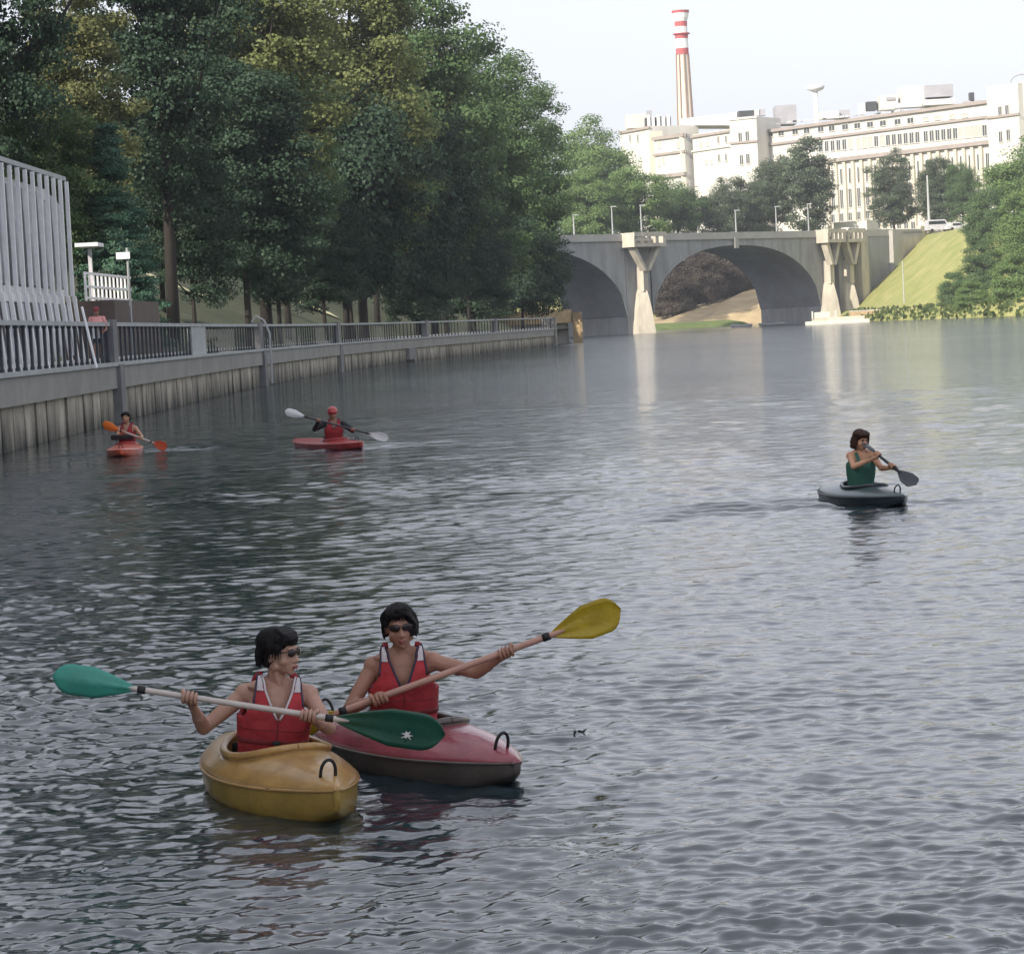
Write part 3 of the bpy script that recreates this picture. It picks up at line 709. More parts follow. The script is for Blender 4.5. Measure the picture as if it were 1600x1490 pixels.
def arch(s0, s1, nseg=36):
    mid = (s0+s1)/2; h = (s1-s0)/2; pts = []
    for i in range(nseg+1):
        t = -1+2*i/nseg; z = ZS+(ZC-ZS)*(1-abs(t)**2.4)**0.55; pts.append((mid+t*h, z))
    return pts
def bext(pts, w0, w1, name, m, par=br, **k):
    mb = MB(); mb.ext([B(s, w0, z) for s, z in pts][::-1], BN*(w1-w0)); return mb.build(name, m, par, **k)
def span(s0, s1):
    a = arch(s0, s1); mb = MB(); n = len(a)   # strips: face front, face back, soffit, top
    for w in (0, BW):
        o = len(mb.v)
        for s, z in a: mb.v += [tuple(B(s, w, z)), tuple(B(s, w, ZT))]
        for i in range(n-1): mb.f.append((o+2*i, o+2*i+2, o+2*i+3, o+2*i+1) if w == 0 else (o+2*i, o+2*i+1, o+2*i+3, o+2*i+2))
    mb.build('spandrel', M['bridge'], br)
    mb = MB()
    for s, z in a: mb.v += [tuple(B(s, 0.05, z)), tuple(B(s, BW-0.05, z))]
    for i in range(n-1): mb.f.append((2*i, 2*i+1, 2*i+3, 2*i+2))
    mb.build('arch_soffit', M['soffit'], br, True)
    # proud arch ring
    mb = MB(); o = 0
    for s, z in a:
        mb.v += [tuple(B(s, -0.12, z)), tuple(B(s, -0.12, z+0.55)), tuple(B(s, 0.02, z)), tuple(B(s, 0.02, z+0.55))]
    for i in range(n-1):
        q = 4*i; mb.f += [(q, q+4, q+5, q+1), (q+1, q+5, q+7, q+3), (q+2, q, q+4, q+6)]
    mb.build('arch_ring', M['bridge'], br)
span(-52.5, -3.6); span(3.0, 49.8)
bext([(-60, ZT), (82, ZT), (82, ZT+0.35), (-60, ZT+0.35)], -0.35, BW+0.35, 'deck', M['parapet'])
bext([(-60, ZT+0.35), (-4.6, ZT+0.35), (-4.6, ZT+1.2), (-60, ZT+1.2)], -0.3, -0.05, 'parapet', M['parapet'])
bext([(4.2, ZT+0.35), (49, ZT+0.35), (49, ZT+1.2), (4.2, ZT+1.2)], -0.3, -0.05, 'parapet', M['parapet'])
bext([(60, ZT+0.35), (82, ZT+0.35), (82, ZT+1.2), (60, ZT+1.2)], -0.3, -0.05, 'parapet', M['parapet'])
bext([(-60, ZT+0.35), (82, ZT+0.35), (82, ZT+1.2), (-60, ZT+1.2)], BW+0.05, BW+0.3, 'parapet', M['parapet'])
bext([(25.3, ZT-1.6), (26.3, ZT-1.6), (26.3, ZT+0.3), (25.3, ZT+0.3)], -0.5, -0.1, 'keystone_pilaster', M['parapet'])
def pier(s0, s1, double=False):
    mid = (s0+s1)/2; wd = s1-s0
    # core between the arches
    bext([(s0+1.0, -1), (s1-1.0, -1), (s1-1.0, ZT-0.02), (s0+1.0, ZT-0.02)], 0.1, BW-0.1, 'pier_core', M['bridge'])
    # pointed cutwater base, tapering upward
    def ring(z, hw, out): return [B(mid-hw, 0.12, z), B(mid-hw, -out*0.4, z), B(mid, -out, z), B(mid+hw, -out*0.4, z), B(mid+hw, 0.12, z)]
    lv = [(-1, 2.1, 3.4), (0.8, 2.0, 3.2), (4.2, 1.5, 2.6), (6.8, 0.9, 1.9), (7.4, 0.6, 1.5)]
    mb = MB()
    for z, hw, out in lv: mb.v += [tuple(p) for p in ring(z, hw, out)]
    for i in range(len(lv)-1):
        for k in range(5): mb.f.append((5*i+k, 5*i+(k+1) % 5, 5*i+5+(k+1) % 5, 5*i+5+k))
    mb.f.append(tuple(5*(len(lv)-1)+k for k in range(5)))
    mb.build('cutwater', M['pier'], br)
    bext([(mid-0.62, 7.0), (mid+0.62, 7.0), (mid+0.58, 11.2), (mid-0.58, 11.2)], -1.6, 0.05, 'pier_column', M['pier'])
    for sg in (-1, 1):
        bext([(mid, 10.4), (mid+sg*0.6, 10.4), (mid+sg*(wd/2-0.5), ZT-1.1), (mid+sg*(wd/2-1.4), ZT-1.1)] [::sg], -2.2, -0.9, 'forked_strut', M['pier'])
    # balcony: sill, parapet with openings
    bext([(mid-wd/2, ZT-1.1), (mid+wd/2, ZT-1.1), (mid+wd/2, ZT-0.5), (mid-wd/2, ZT-0.5)], -3.0, 0, 'balcony_floor', M['pier'])
    bext([(mid-wd/2, ZT+0.6), (mid+wd/2, ZT+0.6), (mid+wd/2, ZT+1.35), (mid-wd/2, ZT+1.35)], -3.1, -2.75, 'balcony_rail', M['pier'])
    n = 4
    for k in range(n+1):
        s = mid-wd/2+0.25+k*(wd-0.5)/n
        bext([(s-0.25, ZT-0.5), (s+0.25, ZT-0.5), (s+0.25, ZT+0.6), (s-0.25, ZT+0.6)], -3.0, -2.7, 'balcony_post', M['pier'])
    for sg in (-1, 1):
        e = mid+sg*(wd/2-0.15); bext([(e-0.12, ZT-0.5), (e+0.12, ZT-0.5), (e+0.12, ZT+1.3), (e-0.12, ZT+1.3)], -2.7, 0, 'balcony_side', M['pier'])
pier(-4.4, 3.8)
pier(48.8, 54.2); pier(54.8, 60.2)
bext([(60.6, -1), (62.8, -1), (62.8, ZT), (60.6, ZT)], -1.6, BW, 'end_column', M['pier'])
bext([(62.8, -1), (71.2, -1), (71.2, ZT), (62.8, ZT)], -0.2, BW, 'abutment', M['bridge'])
bext([(71.2, 1), (74.2, 1), (74.2, ZT+1.0), (71.2, ZT+1.0)], -1.2, BW, 'end_pilaster', M['parapet'])
bext([(74.2, 4), (92, 4), (92, ZT+0.8), (74.2, ZT+0.8)], -0.3, 1.0, 'wing_wall', M['pier'])
tag(MB().ext([B(-60, 0.3, ZT+0.37), B(160, 0.3, ZT+0.37), B(160, BW-0.3, ZT+0.37), B(-60, BW-0.3, ZT+0.37)], (0, 0, 0.02)).build('road', mat('asphalt', (0.06, 0.06, 0.062), 0.9, 0.2, 1)), 'asphalt road over the bridge', None, None, 'structure')
# lamp posts on the bridge
i = 0
for px, pyt, lab in ((877, 330, 'leftmost bridge lamp post beside the tree edge'), (925, 335, 'bridge lamp post left of the first pier'), (985, 322, 'bridge lamp post over the left side of the first balcony'), (1030, 320, 'bridge lamp post over the right side of the first balcony'), (1177, 328, 'bridge lamp post above the middle of the arch'), (1240, 322, 'bridge lamp post among the dusty trees above the arch'), (1290, 318, 'bridge lamp post just left of the second pier')):
    k = (px-800)/4200; s = (k*BO.y-BO.x)/(BU.x-k*BU.y); p = B(s, 1.2, ZT+0.39); zt = at(px, pyt, p.y).z
    lp = empty('lamp_post', p, lab, 'lamp post', 'lamp posts along the bridge')
    MB().tube([p, p+Vector((0, 0, zt-p.z))], [0.16, 0.10], 8).build('pole', M['grey_metal'], lp)
    q = p+Vector((0, 0, zt-p.z)); MB().box((q.x+.3, q.y, q.z+0.06), (1.0, 0.35, 0.14)).build('lamp_head', M['rail'], lp)
# street mast at the bank
p = at(1452, 352, 512); p.z = 15.9; zt = at(1451, 274, 512).z
lp = empty('street_mast', p, 'tall slender pale mast on the bank right of the bridge end', 'mast')
MB().tube([p, (p.x, p.y, zt)], [0.30, 0.14], 8).build('pole', M['rail'], lp)
MB().box((p.x, p.y, 16.6), (0.9, 0.9, 1.4)).build('base', M['pier'], lp)
# thin pole on the slope
p = ground = at(1413, 474, 460); 
o = MB().tube([(p.x, p.y, 1.0), (p.x, p.y, at(1411, 408, 460).z)], [0.12, 0.08], 8).build('marker_pole', M['rail']); tag(o, 'thin pale pole standing in front of the dry grass slope', 'pole')
# low path wall at the slope foot
a = at(1328, 486, 470); b = at(1482, 480, 440)
o = empty('path_wall', ((a.x+b.x)/2, (a.y+b.y)/2, 1), 'low sunlit yellowish wall along the foot of the grass slope', 'wall')
MB().prism([(a.x, a.y), (b.x, b.y), (b.x, b.y+1.2), (a.x, a.y+1.2)], 0.4, 1.75).build('wall_block', M['ochre'], o)
MB().prism([(a.x, a.y-.1), (b.x, b.y-.1), (b.x, b.y+1.3), (a.x, a.y+1.3)], 1.75, 1.95).build('coping', M['pier'], o)
# pontoon
a = at(1256, 505, 425); a.z = 0; 
pn = empty('pontoon', (52.5, 438, 0), 'low white landing pontoon in front of the second bridge pier', 'pontoon')
M['pont'] = mat('pontoon_white', (0.66, 0.64, 0.56), 0.7, 0.1, 0.6)
xa = at(1258, 500, 436).x; xb = at(1356, 500, 436).x
MB().prism([(xa, 436), (xb, 434), (xb+1, 441), (xa+1.5, 442)], -0.2, 0.55).build('float', M['pont'], pn)
MB().prism([(xa+1.2, 437), (xb-.5, 436), (xb, 440), (xa+2, 441)], 0.55, 1.1).build('deck', M['pier'], pn)
for xx in (xa+1.3, xa+2.8, (xa+xb)/2): MB().box((xx, 436.8, 1.6), (0.22, 0.22, 1.2)).build('mooring_post', M['pont'], pn)
MB().box((xa+3.1, 439, 1.55), (2.4, 1.2, 0.9)).build('box_seat', M['pont'], pn)

# boats (rowing boats) --------------------------------------------
def rowboat(name, c, L, Wd, ang, m, label, group=None):
    o = empty(name, c, label, 'boat', group, ang); mb = MB(); n = 12; prev = None
    for i in range(n+1):
        t = -1+2*i/n; hw = Wd/2*(1-abs(t)**2.4)**0.6*0.98+0.01; kz = -0.15+0.25*abs(t)**3; gz = 0.42+0.16*t*t
        mb.v += [(t*L/2, -hw, gz), (t*L/2, -hw*0.7, kz+0.1), (t*L/2, 0, kz), (t*L/2, hw*0.7, kz+0.1), (t*L/2, hw, gz), (t*L/2, hw*.85, gz-.02), (t*L/2, 0, kz+.12), (t*L/2, -hw*.85, gz-.02)]
    for i in range(n):
        for k in range(8): mb.f.append((8*i+k, 8*i+(k+1) % 8, 8*i+8+(k+1) % 8, 8*i+8+k))
    mb.build('hull', m, o, True, world=False)
    for t in (-0.35, 0.1, 0.5): MB().box((t*L/2, 0, 0.28), (0.25, Wd*0.8, 0.05)).build('thwart', M['rail'], o, world=False)
    return o
rowboat('rowing_boat', onz(1552, 492.5+1.5, 0), 3.2, 1.1, 0.3, M['pont'], 'tiny pale boat at the foot of the right bank bushes')
pb = B(44, 7, 0); rowboat('rowing_boat', pb, 6.0, 1.8, math.atan2(BN.y, BN.x), M['rail'], 'grey boat moored in the shade under the right side of the arch')
pb = B(41.5, 12, 0); rowboat('rowing_boat', pb, 5.0, 1.7, math.atan2(BN.y, BN.x), M['offwhite'], 'smaller pale boat moored farther in under the arch')

# vehicles on the bank road
M['tyre'] = mat('tyre', (0.02, 0.02, 0.02), 0.8); M['carglass'] = mat('car_glass', (0.03, 0.035, 0.04), 0.1)
def vehicle(name, c, ang, L, Wd, H, m, label, cat, van=False):
    o = empty(name, c, label, cat, None, ang)
    prof = [(-L/2, .35), (L/2, .35), (L/2, .9), (L*.45, 1.05), (L*.36, 1.1), (L*.24, H), (-L*.48, H), (-L/2, 1.0)] if van else \
           [(-L/2, .3), (L/2, .3), (L/2, .65), (L*.46, .8), (L*.27, .92), (L*.10, H), (-L*.28, H), (-L*.44, .95), (-L/2, .9)]
    mb = MB(); mb.ext([(x, -Wd/2, z) for x, z in prof], (0, Wd, 0)); mb.build('body', m, o, world=False, bevel=0.05)
    x0, x1 = (-L*.42, L*.27) if van else (-L*.27, L*.17)
    for sg in (-1, 1):
        MB().ext([(x0, sg*(Wd/2+.01), H*.62), (x1, sg*(Wd/2+.01), H*.62), (x1-L*.06, sg*(Wd/2+.01), H*.9), (x0+.05, sg*(Wd/2+.01), H*.9)], (0, -sg*.03, 0)).build('side_window', M['carglass'], o, world=False)
        for x in (-L*.3, L*.3): MB().tube([(x, sg*(Wd/2-.18), .32), (x, sg*(Wd/2+.02), .32)], .32, 14).build('wheel', M['tyre'], o, world=False)
    return o
zr = 15.95
an = math.atan2(BU.y, BU.x)
vehicle('parked_van', (at(1482, 340, 500).x, 512, zr), 0.1, 4.9, 1.9, 2.3, M['offwhite'], 'white van parked on the bank at the end of the bridge', 'van', True)
vehicle('parked_car', (at(1503, 340, 500).x+.5, 509, zr), 0.2, 4.2, 1.8, 1.5, M['offwhite'], 'pale car beside the white van near the right bank trees', 'car')
vehicle('car', B(66, 5, ZT+.4), an, 4.2, 1.8, 1.5, M['white'], 'white car driving above the bridge abutment', 'car')
vehicle('car', B(20, 12, ZT+.4), an, 4.3, 1.8, 1.5, mat('silver_paint', (0.4, 0.41, 0.43), 0.3, metal=.4), 'silver car crossing above the arch near the bridge lamp', 'car')

# ================================================================ HOSPITAL
M['cream'] = mat('cream_render', (0.62, 0.61, 0.57), 0.85, 0.10, 0.3, stretch=(1, 1, 0.25))
M['cream2'] = mat('yellow_cream_render', (0.60, 0.56, 0.47), 0.85, 0.06, 0.06)
M['trim'] = mat('grey_cornice', (0.33, 0.29, 0.27), 0.85, 0.1, 0.3)
M['pane'] = mat('window_pane', (0.07, 0.08, 0.09), 0.2)
M['pane2'] = mat('blind_pane', (0.45, 0.44, 0.40), 0.5)
M['roofgrey'] = mat('roof_grey', (0.36, 0.36, 0.39), 0.6, 0.1, 0.3)
M['roofpale'] = mat('roof_pale', (0.60, 0.60, 0.60), 0.6, 0.1, 0.1)
hp = empty('hospital_building', (80, 610, 15), 'long white hospital building with rows of windows on the hill behind the bridge', 'building')
class Facade:
    def __init__(s, px0, D0, px1, D1, ztop, depth, m='cream', z0=14.5, name='wing'):
        s.a = at(px0, 300, D0); s.b = at(px1, 300, D1); s.a.z = s.b.z = 0; s.t = (s.b-s.a).normalized(); s.n = Vector((s.t.y, -s.t.x, 0))
        if s.n.y > 0: s.n = -s.n
        s.L = (s.b-s.a).length; s.ztop = ztop
        a, b, n = s.a, s.b, s.n*-depth
        MB().prism([(a.x, a.y), (b.x, b.y), (b.x+n.x, b.y+n.y), (a.x+n.x, a.y+n.y)], z0, ztop).build(name, M[m], hp)
        s.depth = depth
    def hit(s, px, py):
        d = ray(px, py); o = Vector((0, 0, EYE)); k = (s.a-o).dot(s.n)/d.dot(s.n); return o+d*k
    def slab(s, name, u0, u1, z0, z1, out, m, back=0.0):
        p = s.a+s.t*u0; q = s.a+s.t*u1
        return MB().ext([(p.x-s.n.x*back, p.y-s.n.y*back, z0), (q.x-s.n.x*back, q.y-s.n.y*back, z0), (q.x-s.n.x*back, q.y-s.n.y*back, z1), (p.x-s.n.x*back, p.y-s.n.y*back, z1)], s.n*(out+back)).build(name, M[m], hp)
    def cornice(s, px, py, h=0.5, out=0.5, m='trim', u0=-.3, u1=None):
        z = s.hit(px, py).z; s.slab('cornice', u0, (u1 or s.L)+0.3, z-h/2, z+h/2, out, m); return z
    def window(s, px, py, w, h, pane='pane'):
        c = s.hit(px, py); u = (c-s.a).dot(s.t); z = c.z
        # frame of four bars, proud of the wall; pane behind its face
        mb = MB(); fw = 0.16
        def bar(u0, u1, z0, z1, o=0.14):
            p = s.a+s.t*u0; q = s.a+s.t*u1; mb.ext([(p.x, p.y, z0), (q.x, q.y, z0), (q.x, q.y, z1), (p.x, p.y, z1)], s.n*o)
        bar(u-w/2-fw, u+w/2+fw, z-h/2-fw, z-h/2, 0.25); bar(u-w/2-fw, u+w/2+fw, z+h/2, z+h/2+fw)
        bar(u-w/2-fw, u-w/2, z-h/2, z+h/2); bar(u+w/2, u+w/2+fw, z-h/2, z+h/2); bar(u-.05, u+.05, z-h/2, z+h/2, .1)
        f_ = mb.build('window', M['cream'], hp)
        p = s.a+s.t*(u-w/2); q = s.a+s.t*(u+w/2)
        o = MB().ext([(p.x, p.y, z-h/2), (q.x, q.y, z-h/2), (q.x, q.y, z+h/2), (p.x, p.y, z+h/2)], s.n*0.04).build('pane', M[pane], None)
        o.data.transform(Matrix.Translation(hp.location).inverted()); o.parent = f_
def lerp(x, x0, y0, x1, y1): return y0+(y1-y0)*(x-x0)/(x1-x0)
Fm = Facade(1190, 640, 1552, 580, 45.4, 16)
zt = Fm.hit(1400, 176).z
Fm.cornice(1400, 178.5, 0.7, 0.7); Fm.cornice(1400, 201, 0.55, 0.5); Fm.cornice(1400, 239.5, 0.9, 1.0)
rr = random.Random(4)
for x in (1204, 1221, 1243, 1261, 1283, 1300, 1321, 1340, 1360, 1380, 1403, 1423):
    Fm.window(x, lerp(x, 1204, 210, 1423, 188.5), 1.35/0.72, 1.15)
for x in (1447, 1465, 1488, 1508): Fm.window(x, lerp(x, 1204, 210, 1423, 188.5), 1.6, 0.8, 'pane2')
x = 1283
while x < 1546:
    Fm.window(x, lerp(x, 1290, 229, 1545, 203.5), 1.25, 2.3, 'pane' if (1398 < x < 1478 or rr.random() < 0.4) else 'pane2')
    x += 9.2 if int(x) % 3 else 13
# lower storeys: pilasters and tall windows
x = 1296; i = 0
while x < 1545:
    c = Fm.hit(x, 300); u = (c-Fm.a).dot(Fm.t); zc = Fm.hit(x, lerp(x, 1290, 252, 1548, 225)).z
    Fm.slab('pilaster', u-0.45, u+0.45, 14.5, zc-.2, 0.6, 'cream2')
    yb = lerp(x, 1290, 270, 1548, 243)
    Fm.window(x+6.5, yb+8, 1.0, 3.4, 'pane'); Fm.window(x+6.5, yb+43, 1.0, 4.2, 'pane'); Fm.window(x+6.5, yb+72, 1.0, 1.8, 'pane')
    x += 13.4; i += 1
Ft = Facade(1548, 573, 1597, 566, 47.6, 14); Ft.cornice(1570, 181, 0.5, 0.4)
for x, y in ((1563, 175), (1574, 173), (1564, 214), (1576, 211)): Ft.window(x, y, 0.95, 2.2)
Facade(1597, 568, 1660, 560, 48.0, 14, 'roofpale')
# low terrace wing in front (trees partly hide it)
Fl = Facade(1340, 575, 1436, 570, 19.0, 6, 'cream2'); Facade(1300, 566, 1352, 562, 20.5, 6, 'cream')
for x in range(1350, 1432, 11): Fl.window(x, 352, 0.8, 1.4)
# left wings
zt = lambda px, py, D: at(px, py, D).z
Ftw = Facade(1145, 636, 1187, 632, zt(1165, 184, 634), 12); Ftw.cornice(1165, 222, 0.5, 0.4); Ftw.cornice(1165, 184.5, 0.5, 0.3, 'cream')
for x, y in ((1157, 215), (1168, 213), (1159, 250), (1169, 248)): Ftw.window(x, y, 0.9, 2.2)
Fc = Facade(1086, 655, 1146, 641, zt(1115, 206, 648), 14, 'cream'); Fc.cornice(1115, 209, 0.6, 0.5); Fc.cornice(1115, 232, 0.4, 0.4, 'cream')
for x, y in ((1096, 226), (1106, 225), (1123, 219), (1135, 218), (1124, 247), (1135, 246), (1104, 253), (1112, 253)): Fc.window(x, y, 0.75, 1.6 if x > 1120 else 0.9, 'pane' if x > 1120 else 'pane2')
Fb = Facade(1026, 664, 1073, 655, zt(1050, 213, 660), 10, 'cream'); Fb.cornice(1050, 213.5, 0.8, 0.6); Fb.cornice(1050, 239, 0.6, 0.5); Fb.cornice(1050, 274, 0.9, 0.8)
for x, y in ((1030, 226), (1060, 226), (1030, 254), (1037, 250)): Fb.window(x, y, 0.7, 1.6, 'pane2')
Fs = Facade(1073, 655, 1087, 662, zt(1080, 213, 658), 1.2, 'cream2'); Fs.cornice(1080, 213.5, .8, .5); Fs.cornice(1080, 239, .5, .4); Fs.window(1078, 225, 1.0, 1.5)
Fa = Facade(974, 690, 1020, 676, zt(1000, 201, 683), 14, 'cream'); Fa.cornice(1000, 202, 0.6, 0.5)
Facade(1018, 676, 1027, 668, zt(1022, 207, 672), 2, 'cream2')
for x in (985, 997): Fa.window(x, 216, 0.8, 1.7)
# rooftop plant
def rbox(x0, x1, y0, y1, D, dep, m, name='rooftop_box'):
    a = at(x0, y1, D); b = at(x1, y0, D); return MB().box(((a.x+b.x)/2, D+dep/2, (at((x0+x1)/2, y0, D).z+at((x0+x1)/2, y1, D).z)/2), (b.x-a.x, dep, abs(b.z-a.z)-0.4), -0.0).build(name, M[m], hp)
rbox(980, 1011, 176, 202, 688, 8, 'cream', 'stair_tower'); rbox(1011, 1018, 171, 190, 686, 3, 'roofgrey')
rbox(1009, 1048, 181, 206, 684, 8, 'dark_metal', 'cooling_plant'); rbox(1013, 1022, 185, 200, 683, 1, 'roofgrey'); rbox(1030, 1044, 180, 198, 683, 1, 'roofgrey')
for i, xx in enumerate((1012, 1019, 1027, 1035, 1043)): rbox(xx, xx+3.5, 178+(i % 2)*3, 204, 682.5, .5, 'roofpale', 'pipe')
MB().ext([at(1062, 196, 690), at(1062, 186, 690), at(1152, 176, 660), at(1165, 188, 655), at(1165, 196, 655)], (2, 14, 0)).build('pitched_roof', M['roofpale'], hp)
rbox(1155, 1178, 171, 184, 645, 6, 'dark_metal', 'cooling_plant'); rbox(1180, 1186, 169, 182, 643, 3, 'cream'); rbox(1188, 1196, 169, 182, 643, 3, 'roofgrey')
rbox(1214, 1244, 162, 196, 646, 8, 'roofgrey'); rbox(1283, 1311, 172, 187, 634, 6, 'cream'); rbox(1309, 1328, 170, 186, 636, 6, 'roofgrey')
rbox(1345, 1352, 160, 180, 624, 4, 'roofpale'); rbox(1355, 1370, 157, 174, 623, 4, 'dark_metal', 'cooling_plant')
rbox(1376, 1402, 147, 173, 620, 6, 'cream'); rbox(1385, 1398, 150, 158, 619.6, 1, 'roofgrey'); rbox(1412, 1446, 132, 166, 616, 8, 'cream'); rbox(1446, 1489, 130, 154, 614, 9, 'roofgrey'); rbox(1446, 1492, 152, 166, 612, 9, 'roofpale')
rbox(1400, 1440, 158, 170, 611, 5, 'roofpale'); rbox(1516, 1522, 143, 160, 598, 2, 'dark_metal'); rbox(1508, 1532, 155, 163, 598, 3, 'roofgrey')
rr = random.Random(8); x = 1200
while x < 1540:   # small parapet clutter
    y = lerp(x, 1200, 196, 1548, 162); h = rr.uniform(2, 6); w = rr.uniform(2, 6); rbox(x, x+w, y-h, y, lerp(x, 1190, 642, 1552, 582), 1.5, rr.choice(['roofgrey', 'roofpale', 'dark_metal', 'cream']), 'roof_vent'); x += w+rr.uniform(1, 7)
# arch dish on the tower
c = at(1594, 136, 572); mb = MB()
pts = [c+Vector((2.4*math.cos(a)+0.4, 0, 1.0+1.6*math.sin(a))) for a in np.linspace(R(60), R(230), 10)]
mb.tube(pts, 0.16, 6).box((c.x+.4, c.y, c.z-.6), (.3, .3, 3)).box((c.x+1.5, c.y, c.z+1.1), (2.6, .2, .3)).build('antenna', M['roofgrey'], hp)
# chimney
ct = at(1063, 18, 700); cx, cy, H = ct.x, 700.0, ct.z
ch = empty('chimney', (cx, cy, 15), 'very tall factory chimney with red and white bands at its top', 'chimney')
M['chim'] = mat('chimney_cream', (0.66, 0.57, 0.48), 0.85, 0.1, 0.2); M['cred'] = mat('chimney_red', (0.45, 0.10, 0.11), 0.8, 0.1, 0.4)
M['chimdark'] = mat('chimney_rib', (0.28, 0.20, 0.17), 0.85)
zz = lambda py: at(1063, py, 700).z
def oct_(mb, z0, r0, z1, r1, n=16): mb.tube([(cx, cy, z0), (cx, cy, z1)], [r0, r1], n); return mb
oct_(MB(), 15, 3.0, zz(86), 1.62, 8).build('shaft', M['chim'], ch)
for k in range(8):
    a = math.pi/8*2*k+0.2; MB().tube([(cx+3.0*math.cos(a), cy+3.0*math.sin(a), 15), (cx+1.66*math.cos(a), cy+1.66*math.sin(a), zz(84))], 0.16, 5).build('rib', M['chimdark'], ch)
for y0, y1, m, r0, r1 in ((86, 76, 'cred', 1.66, 1.64), (76, 61, 'white', 1.64, 1.6), (61, 54, 'cred', 1.62, 1.75), (54, 52.5, 'cred', 2.2, 2.2), (52.5, 42, 'white', 1.58, 1.58), (42, 34, 'cred', 1.6, 1.6), (34, 29, 'white', 1.6, 1.85), (29, 21, 'white', 1.9, 2.15), (21, 17, 'cred', 2.2, 2.3)):
    oct_(MB(), zz(y0), r0, zz(y1), r1).build('band', M[m], ch)
# mushroom antenna tower behind the roof
p = at(1277, 205, 652); zt_ = at(1274, 138, 652).z
wt = empty('water_tower', (p.x, 652, 44), 'thin pole topped by a flat white disc above the hospital roof', 'tower')
MB().tube([(p.x, 652, 20), (p.x, 652, zt_)], [0.75, 0.5], 12).build('pole', M['white'], wt, True)
mb = MB(); mb.tube([(p.x, 652, zt_-0.9), (p.x, 652, zt_-.3), (p.x, 652, zt_+.4), (p.x, 652, zt_+0.9)], [0.6, 2.0, 2.3, 1.2], 20); mb.build('disc', M['white'], wt, True)
